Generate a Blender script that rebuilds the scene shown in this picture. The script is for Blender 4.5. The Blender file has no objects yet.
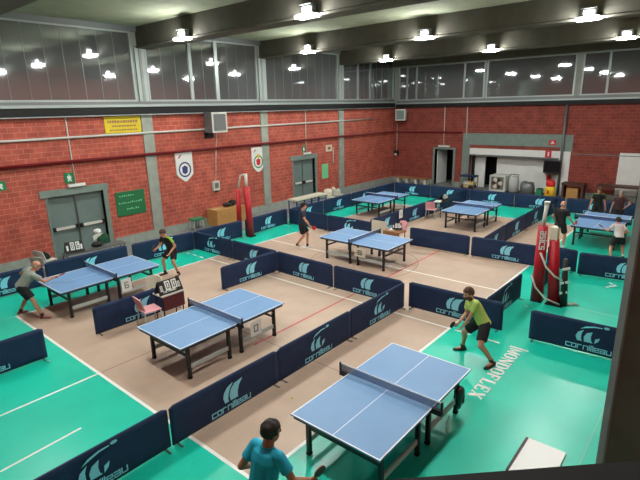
import bpy, bmesh, math, random
from mathutils import Vector, Matrix, Quaternion
random.seed(7)
PI = math.pi
C = bpy.context.scene.collection
V = Vector

# ------------------------------------------------------------------ materials
def lin(c):
    return tuple((x/255/12.92 if x/255 <= .04045 else ((x/255+.055)/1.055)**2.4) for x in c)
MATS = {}
def mat(name, rgb, rough=.6, metal=0., var=0., scale=8., bump=0., emit=None, spec=.5):
    if name in MATS: return MATS[name]
    m = bpy.data.materials.new(name); m.use_nodes = True
    nt = m.node_tree; b = nt.nodes['Principled BSDF']
    c = lin(rgb)
    b.inputs['Base Color'].default_value = (*c, 1)
    b.inputs['Roughness'].default_value = rough
    b.inputs['Metallic'].default_value = metal
    b.inputs['Specular IOR Level'].default_value = spec
    if var or bump:
        tc = nt.nodes.new('ShaderNodeTexCoord')
        n = nt.nodes.new('ShaderNodeTexNoise'); n.inputs['Scale'].default_value = scale; n.inputs['Detail'].default_value = 4
        nt.links.new(tc.outputs['Object'], n.inputs['Vector'])
        if var:
            r = nt.nodes.new('ShaderNodeValToRGB')
            r.color_ramp.elements[0].position = .3; r.color_ramp.elements[1].position = .7
            r.color_ramp.elements[0].color = (*[max(0, x*(1-var)) for x in c], 1)
            r.color_ramp.elements[1].color = (*[min(1, x*(1+var)) for x in c], 1)
            nt.links.new(n.outputs['Fac'], r.inputs['Fac']); nt.links.new(r.outputs['Color'], b.inputs['Base Color'])
        if bump:
            bp = nt.nodes.new('ShaderNodeBump'); bp.inputs['Strength'].default_value = bump; bp.inputs['Distance'].default_value = .02
            nt.links.new(n.outputs['Fac'], bp.inputs['Height']); nt.links.new(bp.outputs['Normal'], b.inputs['Normal'])
    if emit:
        b.inputs['Emission Color'].default_value = (*lin(rgb), 1); b.inputs['Emission Strength'].default_value = emit
    MATS[name] = m
    return m

def brick(name, axis, rgb1, rgb2, mortar):
    m = bpy.data.materials.new(name); m.use_nodes = True; nt = m.node_tree; b = nt.nodes['Principled BSDF']
    tc = nt.nodes.new('ShaderNodeTexCoord'); s = nt.nodes.new('ShaderNodeSeparateXYZ'); cb = nt.nodes.new('ShaderNodeCombineXYZ')
    nt.links.new(tc.outputs['Object'], s.inputs[0])
    nt.links.new(s.outputs[axis], cb.inputs['X']); nt.links.new(s.outputs['Z'], cb.inputs['Y'])
    br = nt.nodes.new('ShaderNodeTexBrick')
    br.inputs['Scale'].default_value = 1; br.inputs['Brick Width'].default_value = .35; br.inputs['Row Height'].default_value = .17
    br.inputs['Mortar Size'].default_value = .009; br.inputs['Mortar Smooth'].default_value = .3; br.inputs['Bias'].default_value = -.1
    br.inputs['Color1'].default_value = (*lin(rgb1), 1); br.inputs['Color2'].default_value = (*lin(rgb2), 1); br.inputs['Mortar'].default_value = (*lin(mortar), 1)
    nt.links.new(cb.outputs[0], br.inputs['Vector'])
    n = nt.nodes.new('ShaderNodeTexNoise'); n.inputs['Scale'].default_value = 2.2; n.inputs['Detail'].default_value = 8
    nt.links.new(tc.outputs['Object'], n.inputs['Vector'])
    r = nt.nodes.new('ShaderNodeValToRGB'); r.color_ramp.elements[0].position = .3; r.color_ramp.elements[1].position = .75
    r.color_ramp.elements[0].color = (.72, .72, .72, 1); r.color_ramp.elements[1].color = (1.2, 1.15, 1.1, 1)
    nt.links.new(n.outputs['Fac'], r.inputs['Fac'])
    mx = nt.nodes.new('ShaderNodeMix'); mx.data_type = 'RGBA'; mx.blend_type = 'MULTIPLY'; mx.inputs['Factor'].default_value = 1
    nt.links.new(br.outputs['Color'], mx.inputs['A']); nt.links.new(r.outputs['Color'], mx.inputs['B'])
    nt.links.new(mx.outputs['Result'], b.inputs['Base Color'])
    n2 = nt.nodes.new('ShaderNodeTexNoise'); n2.inputs['Scale'].default_value = 25; n2.inputs['Detail'].default_value = 5
    nt.links.new(tc.outputs['Object'], n2.inputs['Vector'])
    bp = nt.nodes.new('ShaderNodeBump'); bp.inputs['Strength'].default_value = .7; bp.inputs['Distance'].default_value = .03
    nt.links.new(n2.outputs['Fac'], bp.inputs['Height']); nt.links.new(bp.outputs['Normal'], b.inputs['Normal'])
    b.inputs['Roughness'].default_value = .85
    return m

M = dict(
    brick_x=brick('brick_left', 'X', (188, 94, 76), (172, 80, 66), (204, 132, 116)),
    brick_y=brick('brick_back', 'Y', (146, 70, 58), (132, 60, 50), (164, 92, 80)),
    concrete=mat('concrete', (150, 156, 146), .8, var=.12, scale=3, bump=.15),
    plinth=mat('plinth_concrete', (150, 158, 148), .8, var=.15, scale=4),
    beam=mat('beam_concrete', (92, 89, 80), .85, var=.18, scale=1.6, bump=.1),
    ceil=mat('ceiling_concrete', (150, 156, 132), .9, var=.1, scale=2),
    green=mat('floor_green', (24, 200, 172), .3, var=.06, scale=1.2),
    tan=mat('floor_tan', (190, 164, 144), .48, var=.07, scale=1.6),
    grey_floor=mat('floor_grey', (128, 130, 128), .6, var=.12, scale=2),
    line=mat('line_white', (238, 238, 232), .5),
    line_red=mat('line_red', (196, 74, 70), .5),
    line_dark=mat('line_brown', (150, 116, 96), .5),
    line_pale=mat('line_pale', (120, 205, 185), .45),
    white=mat('white_paint', (226, 228, 224), .6, var=.04, scale=3),
    offwhite=mat('offwhite', (205, 205, 196), .6),
    cream=mat('cream', (214, 206, 186), .6),
    alu=mat('aluminium', (168, 178, 176), .4, metal=.4),
    steelgrey=mat('steel_grey', (120, 124, 124), .45, metal=.5),
    black=mat('black_paint', (22, 23, 25), .5),
    blackish=mat('rubber_black', (9, 11, 11), .8),
    duct=mat('duct_black', (12, 13, 13), .7),
    navy=mat('barrier_navy', (17, 42, 80), .75, var=.12, scale=5),
    cyan=mat('print_cyan', (146, 226, 250), .6),
    table=mat('table_blue', (112, 152, 196), .45, var=.03, scale=3),
    tedge=mat('table_line', (226, 232, 240), .45),
    apron=mat('apron_grey', (52, 58, 60), .5),
    stretch=mat('stretcher_grey', (178, 182, 178), .5),
    doorg=mat('door_grey', (110, 128, 124), .55, var=.06, scale=4),
    frameg=mat('frame_grey', (120, 136, 128), .7, var=.1, scale=5),
    red=mat('pad_red', (176, 16, 34), .5),
    pipered=mat('pipe_red', (120, 14, 24), .45),
    signred=mat('sign_red', (206, 34, 44), .5),
    signgreen=mat('sign_green', (16, 130, 78), .5),
    boardgreen=mat('chalkboard_green', (30, 110, 66), .7, var=.1, scale=9),
    noticegreen=mat('notice_green', (120, 206, 150), .6),
    yellow=mat('banner_yellow', (216, 190, 40), .7, var=.06, scale=9),
    yplastic=mat('plastic_yellow', (236, 196, 40), .5),
    rplastic=mat('plastic_red', (214, 44, 40), .5),
    gplastic=mat('plastic_green', (40, 130, 86), .5),
    card=mat('cardboard', (186, 138, 78), .8, var=.08, scale=6),
    wood=mat('wood_brown', (150, 104, 68), .6, var=.2, scale=7),
    dwood=mat('wood_dark', (78, 48, 36), .6, var=.2, scale=7),
    pink=mat('chair_pink', (224, 160, 166), .5),
    pinkred=mat('towel_rose', (206, 110, 120), .85),
    maroon=mat('table_skirt', (86, 26, 34), .8),
    screen=mat('screen_black', (10, 11, 14), .2),
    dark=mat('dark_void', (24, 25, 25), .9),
    bluetext=mat('print_blue', (50, 60, 120), .6),
    column=mat('column_grey', (104, 104, 102), .7, var=.1, scale=6),
    colline=mat('column_edge', (140, 140, 138), .5),
    skin=mat('skin', (202, 146, 118), .55),
    skin2=mat('skin_tan', (176, 122, 94), .55),
    lips=mat('lips', (150, 84, 76), .5),
    eye=mat('eye_dark', (30, 24, 22), .3),
    hair=mat('hair_dark', (34, 24, 20), .7, var=.2, scale=60),
    hairb=mat('hair_brown', (78, 50, 34), .7, var=.2, scale=60),
    hairg=mat('hair_grey', (150, 140, 130), .7, var=.2, scale=60),
    glass=None,
)
def window_mat():
    m = bpy.data.materials.new('polycarbonate_pane'); m.use_nodes = True; nt = m.node_tree; b = nt.nodes['Principled BSDF']
    b.inputs['Base Color'].default_value = (.33, .345, .35, 1); b.inputs['Metallic'].default_value = .72; b.inputs['Roughness'].default_value = .035
    tc = nt.nodes.new('ShaderNodeTexCoord'); n = nt.nodes.new('ShaderNodeTexNoise'); n.inputs['Scale'].default_value = 1.3; n.inputs['Detail'].default_value = 2
    mp = nt.nodes.new('ShaderNodeMapping'); mp.inputs['Scale'].default_value = (1.6, 1.6, .25)
    nt.links.new(tc.outputs['Object'], mp.inputs[0]); nt.links.new(mp.outputs[0], n.inputs['Vector'])
    bp = nt.nodes.new('ShaderNodeBump'); bp.inputs['Strength'].default_value = .06; bp.inputs['Distance'].default_value = .03
    nt.links.new(n.outputs['Fac'], bp.inputs['Height']); nt.links.new(bp.outputs['Normal'], b.inputs['Normal'])
    return m
M['pane'] = window_mat()
def net_mat():
    m = bpy.data.materials.new('net_mesh'); m.use_nodes = True; nt = m.node_tree; b = nt.nodes['Principled BSDF']
    b.inputs['Base Color'].default_value = (*lin((44, 64, 116)), 1); b.inputs['Roughness'].default_value = .8
    b.inputs['Alpha'].default_value = .55
    return m
M['net'] = net_mat()
def clear_mat():
    m = bpy.data.materials.new('clear_plastic'); m.use_nodes = True; b = m.node_tree.nodes['Principled BSDF']
    b.inputs['Base Color'].default_value = (.85, .93, .92, 1); b.inputs['Roughness'].default_value = .1; b.inputs['Alpha'].default_value = .35
    return m
M['clear'] = clear_mat()
def lamp_mat(nm='lamp_glow', k=300):
    m = bpy.data.materials.new(nm); m.use_nodes = True; b = m.node_tree.nodes['Principled BSDF']
    b.inputs['Base Color'].default_value = (1, 1, 1, 1)
    b.inputs['Emission Color'].default_value = (.98, 1, .96, 1); b.inputs['Emission Strength'].default_value = k
    return m
M['lamp'] = lamp_mat(); M['lit_body'] = lamp_mat('lit_body_glow', 25)

# ------------------------------------------------------------------ mesh builder
class MB:
    def __init__(s): s.bm = bmesh.new(); s.mats = []
    def mi(s, m):
        if m not in s.mats: s.mats.append(m)
        return s.mats.index(m)
    def _fin(s, vs, m):
        i = s.mi(m)
        fs = set()
        for v in vs:
            for f in v.link_faces: fs.add(f)
        for f in fs: f.material_index = i
    def box(s, x0, x1, y0, y1, z0, z1, m, rot=None, piv=None):
        ps = [V((x, y, z)) for z in (z0, z1) for y in (y0, y1) for x in (x0, x1)]
        if rot is not None:
            piv = V(piv) if piv is not None else V(((x0+x1)/2, (y0+y1)/2, (z0+z1)/2))
            ps = [rot @ (p-piv)+piv for p in ps]
        v = [s.bm.verts.new(p) for p in ps]
        for f in ((0, 2, 3, 1), (4, 5, 7, 6), (0, 1, 5, 4), (2, 6, 7, 3), (0, 4, 6, 2), (1, 3, 7, 5)):
            s.bm.faces.new([v[i] for i in f]).material_index = s.mi(m)
        return s
    def bar(s, a, b, w, h, m, up=(0, 0, 1)):
        a, b = V(a), V(b); d = (b-a).normalized(); up = V(up)
        if abs(d.dot(up)) > .98: up = V((1, 0, 0))
        sd = d.cross(up).normalized(); u = sd.cross(d)
        v = [s.bm.verts.new(p+sd*sx*w/2+u*sz*h/2) for p in (a, b) for sx, sz in ((-1, -1), (1, -1), (1, 1), (-1, 1))]
        for f in ((3, 2, 1, 0), (4, 5, 6, 7), (0, 1, 5, 4), (1, 2, 6, 5), (2, 3, 7, 6), (3, 0, 4, 7)):
            s.bm.faces.new([v[i] for i in f]).material_index = s.mi(m)
        return s
    def tube(s, pts, r, m, seg=10, close=True):
        pts = [V(p) for p in pts]; rs = r if isinstance(r, (list, tuple)) else [r]*len(pts)
        rings = []; ref = None
        for i, p in enumerate(pts):
            d = (pts[min(i+1, len(pts)-1)]-pts[max(i-1, 0)]).normalized()
            if ref is None: ref = V((1, 0, 0)) if abs(d.x) < .9 else V((0, 1, 0))
            sd = d.cross(ref).normalized(); ref = sd.cross(d)
            rings.append([s.bm.verts.new(p+(sd*math.cos(t)+ref*math.sin(t))*rs[i]) for t in [2*PI*k/seg for k in range(seg)]])
        i = s.mi(m)
        for a, b in zip(rings, rings[1:]):
            for k in range(seg):
                f = s.bm.faces.new((a[k], a[(k+1) % seg], b[(k+1) % seg], b[k])); f.material_index = i; f.smooth = True
        if close:
            s.bm.faces.new(rings[0][::-1]).material_index = i; s.bm.faces.new(rings[-1]).material_index = i
        return s
    def loft(s, rings, m):  # rings of (centre, side, fwd, rx, ry)
        seg = 14; R = []
        for c, sd, fw, rx, ry in rings:
            R.append([s.bm.verts.new(V(c)+V(sd)*math.cos(t)*rx+V(fw)*math.sin(t)*ry) for t in [2*PI*k/seg for k in range(seg)]])
        i = s.mi(m)
        for a, b in zip(R, R[1:]):
            for k in range(seg):
                f = s.bm.faces.new((a[k], a[(k+1) % seg], b[(k+1) % seg], b[k])); f.material_index = i; f.smooth = True
        s.bm.faces.new(R[0][::-1]).material_index = i; s.bm.faces.new(R[-1]).material_index = i
        return s
    def ball(s, c, r, m, rot=None, sub=2, smooth=True):
        r = (r, r, r) if not hasattr(r, '__len__') else r
        mtx = Matrix.Translation(V(c)) @ ((rot.to_4x4() if rot is not None else Matrix.Identity(4))) @ Matrix.Diagonal((*r, 1))
        ret = bmesh.ops.create_icosphere(s.bm, subdivisions=sub, radius=1, matrix=mtx)
        s._fin(ret['verts'], m)
        if smooth:
            for v in ret['verts']:
                for f in v.link_faces: f.smooth = True
        return s
    def cone(s, a, b, ra, rb, m, seg=12):   # round cone: two balls and a tube
        s.tube([a, b], [ra, rb], m, seg); s.ball(a, ra, m); s.ball(b, rb, m)
        return s
    def poly(s, pts, y0, y1, m, fn=None):   # 2D outline (u,v) extruded in depth y0..y1 -> (u, y, v)
        fn = fn or (lambda u, d, v: (u, d, v))
        a = [s.bm.verts.new(fn(u, y0, v)) for u, v in pts]; b = [s.bm.verts.new(fn(u, y1, v)) for u, v in pts]
        n = len(pts); i = s.mi(m)
        fs = [s.bm.faces.new(a), s.bm.faces.new(b[::-1])]
        for k in range(n): fs.append(s.bm.faces.new((a[k], b[k], b[(k+1) % n], a[(k+1) % n])))
        for f in fs: f.material_index = i
        return s
    def build(s, name, parent=None, loc=None, rotz=0, bevel=0, recalc=True):
        if recalc: bmesh.ops.recalc_face_normals(s.bm, faces=s.bm.faces[:])
        me = bpy.data.meshes.new(name); s.bm.to_mesh(me); s.bm.free()
        for m in s.mats: me.materials.append(m)
        o = bpy.data.objects.new(name, me); C.objects.link(o)
        if parent is not None: o.parent = parent
        if loc is not None: o.location = loc
        o.rotation_euler.z = rotz
        if bevel:
            b = o.modifiers.new('Bevel', 'BEVEL'); b.width = bevel; b.segments = 2; b.limit_method = 'ANGLE'
        return o

def tag(o, label, cat, group=None):
    o['label'] = label; o['category'] = cat
    if group: o['group'] = group
    return o
def thing(name, label, cat, loc=(0, 0, 0), rotz=0, group=None):
    o = bpy.data.objects.new(name, None); o.empty_display_size = .1; C.objects.link(o)
    o.location = loc; o.rotation_euler.z = rotz
    return tag(o, label, cat, group)
def struct(o):
    o['kind'] = 'structure'; return o
def dup(root, loc, rotz, label=None, group=None):
    def cp(o, par):
        c = o.copy(); C.objects.link(c)
        if par is not None: c.parent = par
        for ch in list(o.children): cp(ch, c)
        return c
    r = cp(root, None); r.location = loc; r.rotation_euler.z = rotz
    if label: r['label'] = label
    if group: r['group'] = group
    return r

# ------------------------------------------------------------------ camera (solved from the table corners and court lines)
cam = bpy.data.cameras.new('camera'); co = bpy.data.objects.new('camera', cam); C.objects.link(co)
CX, CY, CZ = -3.5857, -4.3442, 5.0032
yaw, pit, rol = .7063, -.2699, -.0224
d = V((math.cos(yaw)*math.cos(pit), math.sin(yaw)*math.cos(pit), math.sin(pit)))
r = d.cross(V((0, 0, 1))).normalized(); u = r.cross(d)
r2 = r*math.cos(rol)+u*math.sin(rol); u2 = -r*math.sin(rol)+u*math.cos(rol)
mx = Matrix((r2, u2, -d)).transposed().to_4x4(); mx.translation = (CX, CY, CZ)
co.matrix_world = mx
cam.sensor_width = 36; cam.lens = 479.715*36/640; cam.clip_start = .05; cam.clip_end = 200
bpy.context.scene.camera = co

# ------------------------------------------------------------------ the hall
YW, XB, XN, YR, ZC = 13.27, 25.0, -5.6, -4.75, 8.02
PIL = [.56, 6.78, 13.02, 19.15]
# floor with its painted zones, lines and lettering
f = MB()
def quad(x0, x1, y0, y1, z, m): 
    v = [f.bm.verts.new(p) for p in ((x0, y0, z), (x1, y0, z), (x1, y1, z), (x0, y1, z))]
    f.bm.faces.new(v).material_index = f.mi(m)
GX, GY = 20.9, 11.0
quad(XN-.3, 0, YR-.3, GY, 0, M['green']); quad(0, 18, YR-.3, 0, 0, M['green']); quad(0, 18, 9, GY, 0, M['green']); quad(18, GX, YR-.3, GY, 0, M['green'])
quad(0, 18, 0, 9, 0, M['tan'])
quad(GX, XB+3, YR-.3, YW+.3, 0, M['grey_floor']); quad(XN-.3, GX, GY, YW+.3, 0, M['grey_floor'])
def ln(x0, y0, x1, y1, w, m, z=.003):
    a, b = V((x0, y0, z)), V((x1, y1, z)); dd = (b-a).normalized(); n = V((-dd.y, dd.x, 0))*w/2
    f.bm.faces.new([f.bm.verts.new(p) for p in (a-n, b-n, b+n, a+n)]).material_index = f.mi(m)
L_ = M['line']
ln(0, -.03, 0, 9.03, .06, L_); ln(0, 0, 18, 0, .06, L_); ln(0, 9, 18, 9, .06, L_); ln(18, 0, 18, 9, .06, L_)
ln(6.05, .03, 6.05, 8.97, .055, L_); ln(12.05, .03, 12.05, 8.97, .055, L_); ln(9.05, .03, 9.05, 8.97, .055, L_)
for y in (-.3, -.95, -1.55): ln(6.05, y-.22, 6.05, y+.16, .06, L_)
for y in (9.35, 9.75, 10.15, 10.5): ln(6.0, y-.1, 6.0, y+.1, .07, L_)
ln(9.05, -1.7, 9.05, -3.3, .05, M['line_pale'])
ln(-1.9, 4.56, 0, 4.56, .05, L_); ln(-2.2, 3.04, -1.0, 3.12, .04, L_); ln(-1.6, 9.45, -.05, 9.02, .04, M['line_pale'])
ln(.05, 4.56, 3.2, 4.56, .03, M['line_dark'], .002)
ln(2.7, 3.0, 12.0, 3.02, .05, M['line_red'])
ln(3.0, 5.98, 9, 6.0, .02, M['line_dark'], .002); ln(3.0, .06, 3.0, 8.9, .02, M['line_dark'], .002); ln(14.9, .06, 14.9, 8.9, .02, M['line_dark'], .002)
for k in range(48):   # faint centre circle
    a0, a1 = 2*PI*k/48, 2*PI*(k+1)/48
    ln(9+1.8*math.cos(a0), 4.5+1.8*math.sin(a0), 9+1.8*math.cos(a1), 4.5+1.8*math.sin(a1), .03, M['line_dark'], .002)
ln(-3, -3.4, 8.8, -3.38, .02, M['line_pale'], .002)
GL = {  # serif capitals as (x0,y0,x1,y1,width) strokes in a unit box
 'M': [(.12, 0, .12, 1, .13), (.12, 1, .5, .1, .1), (.5, .1, .88, 1, .1), (.88, 0, .88, 1, .2), (0, .03, .28, .03, .08), (.7, .03, 1.05, .03, .08), (0, .97, .2, .97, .08), (.85, .97, 1.05, .97, .08)],
 'O': [(.15, .2, .15, .8, .22), (.85, .2, .85, .8, .22), (.15, .8, .35, .97, .12), (.35, .96, .65, .96, .09), (.65, .97, .85, .8, .12), (.15, .2, .35, .03, .12), (.35, .04, .65, .04, .09), (.65, .03, .85, .2, .12)],
 'N': [(.14, 0, .14, 1, .1), (.12, 1, .86, 0, .2), (.88, 0, .88, 1, .1), (0, .03, .3, .03, .08), (0, .97, .2, .97, .08), (.72, .97, 1.02, .97, .08)],
 'D': [(.18, 0, .18, 1, .22), (.85, .25, .85, .75, .22), (0, .96, .6, .96, .09), (0, .04, .6, .04, .09), (.6, .96, .85, .74, .14), (.6, .04, .85, .26, .14)],
 'F': [(.2, 0, .2, 1, .22), (0, .96, .85, .96, .1), (.2, .52, .62, .52, .1), (.82, .72, .82, 1, .09), (.6, .4, .6, .64, .08), (0, .04, .42, .04, .08)],
 'L': [(.2, 0, .2, 1, .22), (0, .96, .42, .96, .08), (0, .04, .88, .04, .1), (.85, 0, .85, .3, .09)],
 'E': [(.2, 0, .2, 1, .22), (0, .96, .85, .96, .1), (.2, .52, .62, .52, .1), (.82, .72, .82, 1, .09), (.6, .4, .6, .64, .08), (0, .04, .88, .04, .1), (.85, 0, .85, .28, .09)],
 'X': [(.1, 1, .9, 0, .24), (.9, 1, .1, 0, .11), (0, .96, .36, .96, .08), (.7, .96, 1, .96, .08), (0, .04, .32, .04, .08), (.64, .04, 1, .04, .08)]}
for i, ch in enumerate('MONDOFLEX'):   # reads away from the far attack line towards the viewer, tops to the right
    bx, w, h = 5.98-i*.247, .215, .25
    for x0, y0, x1, y1, t in GL[ch]:
        ln(bx-x0*w, -1.43-y0*h, bx-x1*w, -1.43-y1*h, t*w*1.45, L_, .004+.0001*i)
struct(f.build('floor', recalc=False))

def wall_open(name, fixed, axis, a0, a1, z0, z1, holes, m, thick=.3):
    # wall slab with rectangular holes (u0,u1,w0,w1); axis 'x': runs along x at y=fixed (thick outward +y); axis 'y': runs along y at x=fixed
    us = sorted({a0, a1, *[h[0] for h in holes], *[h[1] for h in holes]}); ws = sorted({z0, z1, *[h[2] for h in holes], *[h[3] for h in holes]})
    b = MB(); ws = sorted({*ws, 4.88})
    for ua, ub in zip(us, us[1:]):
        run = None
        for wa, wb in zip(ws, ws[1:]):
            uc, wc = (ua+ub)/2, (wa+wb)/2
            if any(h[0] < uc < h[1] and h[2] < wc < h[3] for h in holes): continue
            mm = M['concrete'] if wc > 4.88 else m
            if axis == 'x': b.box(ua, ub, fixed, fixed+thick, wa, wb, mm)
            else: b.box(fixed, fixed+thick, ua, ub, wa, wb, mm)
    bmesh.ops.remove_doubles(b.bm, verts=b.bm.verts[:], dist=1e-5)
    return struct(b.build(name))
D1 = (2.74, 4.68, 0, 2.22); D2 = (15.02, 16.75, 0, 2.3)
WL = [(.95, 6.5), (7.02, 12.76), (13.27, 18.9), (19.4, 24.9)]
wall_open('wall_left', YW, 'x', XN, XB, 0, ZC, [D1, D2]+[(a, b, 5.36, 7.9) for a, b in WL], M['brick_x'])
DB = (8.9, 10.16, 0, 2.27); ALC = (2.75, 7.85, 0, 2.42)
WB = [(7.2, 12.95), (2.4, 7.1), (-1.5, 2.1), (-4.5, -1.7)]
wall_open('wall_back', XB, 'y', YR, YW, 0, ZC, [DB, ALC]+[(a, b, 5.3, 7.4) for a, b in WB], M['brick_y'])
b = MB(); b.box(XN, XB, YR-.3, YR, 0, ZC, M['brick_x']); struct(b.build('wall_right'))
b = MB(); b.box(XN-.3, XN, YR, YW, 0, ZC, M['brick_y']); struct(b.build('wall_front'))
b = MB(); b.box(XN-.3, XB+.3, YR-.3, YW+.3, ZC, ZC+.3, M['ceil']); struct(b.build('ceiling'))
# plinths
b = MB()
for x0, x1 in ((XN, 2.5), (4.92, 14.85), (16.95, XB-.02)): b.box(x0, x1, YW-.03, YW, 0, .3, M['plinth'])
struct(b.build('baseboard_left'))
b = MB()
for y0, y1 in ((10.3, YW-.04), (8.3, 8.75), (YR, 2.2)): b.box(XB-.03, XB, y0, y1, 0, .28, M['plinth'])
struct(b.build('baseboard_back'))
tn = [0]
def trim(bm, **k):
    tn[0] += 1; return struct(bm.build('trim_%d' % tn[0], **k))
for x in PIL:   # concrete pilasters on the left wall
    b = MB(); b.box(x-.23, x+.23, YW-.06, YW, .3, 4.9, M['concrete']); b.box(x-.2, x+.2, YW-.07, YW, 5.3, 7.3, M['alu'])
    b.box(x-.05, x+.05, YW-.09, YW-.07, 5.3, 7.3, M['concrete']); trim(b)
# ledge and black cable duct below the high windows
b = MB(); b.box(XN, XB-.25, YW-.24, YW, 5.17, 5.26, M['alu']); b.box(XN, XB-.25, YW-.14, YW, 5.26, 5.36, M['steelgrey']); trim(b)
b = MB(); b.box(XN, XB-.25, YW-.2, YW, 4.9, 5.16, M['duct']); b.box(XN, XB-.25, YW-.19, YW, 4.865, 4.9, M['alu']); trim(b)
b = MB(); b.box(XB-.24, XB, YR, YW-.25, 5.08, 5.16, M['alu']); b.box(XB-.12, XB, YR, YW-.25, 5.16, 5.3, M['steelgrey']); trim(b)
b = MB(); b.box(XB-.2, XB, YR, YW-.25, 4.86, 5.08, M['duct']); trim(b)
# header above windows
b = MB(); b.box(XN, XB, YW-.1, YW, 7.84, ZC, M['steelgrey']); trim(b)
# roof beams
def beam(x):   # x = front face of the web
    b = MB(); b.box(x, x+.45, YR, YW, 7.36, ZC, M['beam'])
    b.poly([(x-.07, 7.27), (x+.52, 7.27), (x+.52, 7.33), (x+.45, 7.37), (x, 7.37), (x-.07, 7.33)], YR, YW, M['beam'])
    trim(b)
for x in PIL: beam(x-.05)
b = MB(); b.box(XB-.35, XB, YR, YW, 7.42, ZC, M['beam']); trim(b)
wn = [0]
def window(axis, fixed, a0, a1, z0, z1, posts, seams):
    wn[0] += 1
    def bx(b, u0, u1, w0, w1, z0_, z1_, m):   # w: depth into the wall
        if axis == 'x': b.box(u0, u1, fixed+w0, fixed+w1, z0_, z1_, m)
        else: b.box(fixed+w0, fixed+w1, u0, u1, z0_, z1_, m)
    b = MB(); t = .07
    bx(b, a0, a1, -.02, .1, z0, z0+t, M['alu']); bx(b, a0, a1, -.02, .1, z1-t, z1, M['alu'])
    bx(b, a0, a0+t, -.02, .1, z0+t, z1-t, M['alu']); bx(b, a1-t, a1, -.02, .1, z0+t, z1-t, M['alu'])
    for p, w in posts: bx(b, p-w/2, p+w/2, -.02, .1, z0+t, z1-t, M['alu'])
    fr = struct(b.build('window_%d' % wn[0]))
    edges = [a0+t]+[e for p, w in posts for e in (p-w/2, p+w/2)]+[a1-t]
    for e0, e1 in zip(edges[::2], edges[1::2]):
        b = MB(); bx(b, e0, e1, .04, .06, z0+t, z1-t, M['pane'])
        k = max(1, round((e1-e0)/seams))
        for i in range(1, k): bx(b, e0+(e1-e0)*i/k-.008, e0+(e1-e0)*i/k+.008, .03, .04, z0+t, z1-t, M['steelgrey'])
        b.build('window_pane', fr)
window('x', YW, *WL[0], 5.36, 7.86, [], .62)
window('x', YW, *WL[1], 5.36, 7.86, [(9.05, .14), (10.38, .18)], .62)
window('x', YW, *WL[2], 5.36, 7.86, [], .62)
window('x', YW, *WL[3], 5.36, 7.86, [(20.9, .1), (22.2, .1)], .62)
window('y', XB, *WB[0], 5.3, 7.4, [(8.45, .1), (11.65, .1), (12.35, .1)], 20)
window('y', XB, *WB[1], 5.3, 7.4, [], 20)
window('y', XB, *WB[2], 5.3, 7.4, [(.9, .1)], 20)
window('y', XB, *WB[3], 5.3, 7.4, [], 20)

# doors on the left wall
def double_door(n, x0, x1, h):
    b = MB()
    b.box(x0-.24, x1+.2, YW-.05, YW+.02, h, h+.24, M['frameg']); b.box(x1, x1+.16, YW-.04, YW+.2, 0, h, M['frameg']); b.box(x0-.08, x0, YW-.02, YW+.2, 0, h, M['frameg'])
    b.box(x0, x1, YW+.2, YW+.26, h-.03, h, M['frameg']); b.box(x0-.1, x1+.1, YW+.3, YW+.32, 0, h+.1, M['dark'])
    d = struct(b.build('door_%d' % n))
    xm = (x0+x1)/2-.02
    for k, (a, c) in enumerate(((x0+.01, xm-.01), (xm+.01, x1-.01))):
        b = MB(); b.box(a, c, YW+.14, YW+.19, .02, h-.03, M['doorg']); lf = b.build('door_leaf', d)
        b = MB(); b.bar((a+.08, YW+.08, 1.05), (c-.08, YW+.08, 1.05), .05, .09, M['offwhite'])
        for e in (a+.08, c-.08): b.box(e-.05, e+.05, YW+.04, YW+.14, .98, 1.12, M['black'])
        b.build('push_bar', lf)
        b = MB(); b.box((c if k == 0 else a)-.02, (c if k == 0 else a)+.02, YW+.11, YW+.14, .02, h-.03, M['steelgrey']); b.build('meeting_strip', lf)
    return d
double_door(1, 2.74, 4.68, 2.22); double_door(2, 15.02, 16.75, 2.3)
# back doorway with its leaf standing open
b = MB(); y0, y1, h = DB[0], DB[1], DB[3]
b.box(XB-.04, XB+.3, y0-.13, y0, 0, h+.12, M['frameg']); b.box(XB-.04, XB+.3, y1, y1+.13, 0, h+.12, M['frameg']); b.box(XB-.04, XB+.3, y0, y1, h, h+.12, M['frameg'])
d3 = struct(b.build('door_3'))
b = MB(); b.bar((XB+.32, y1-.02, 1.1), (XB+1.3, y1-.2, 1.1), .05, 2.16, M['white']); b.build('door_leaf', d3)
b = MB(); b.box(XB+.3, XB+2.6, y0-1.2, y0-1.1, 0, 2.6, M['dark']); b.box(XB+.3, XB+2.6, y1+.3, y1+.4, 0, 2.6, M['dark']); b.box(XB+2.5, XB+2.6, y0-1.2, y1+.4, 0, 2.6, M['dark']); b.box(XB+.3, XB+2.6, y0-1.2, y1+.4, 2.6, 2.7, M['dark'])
trim(b)
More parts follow.
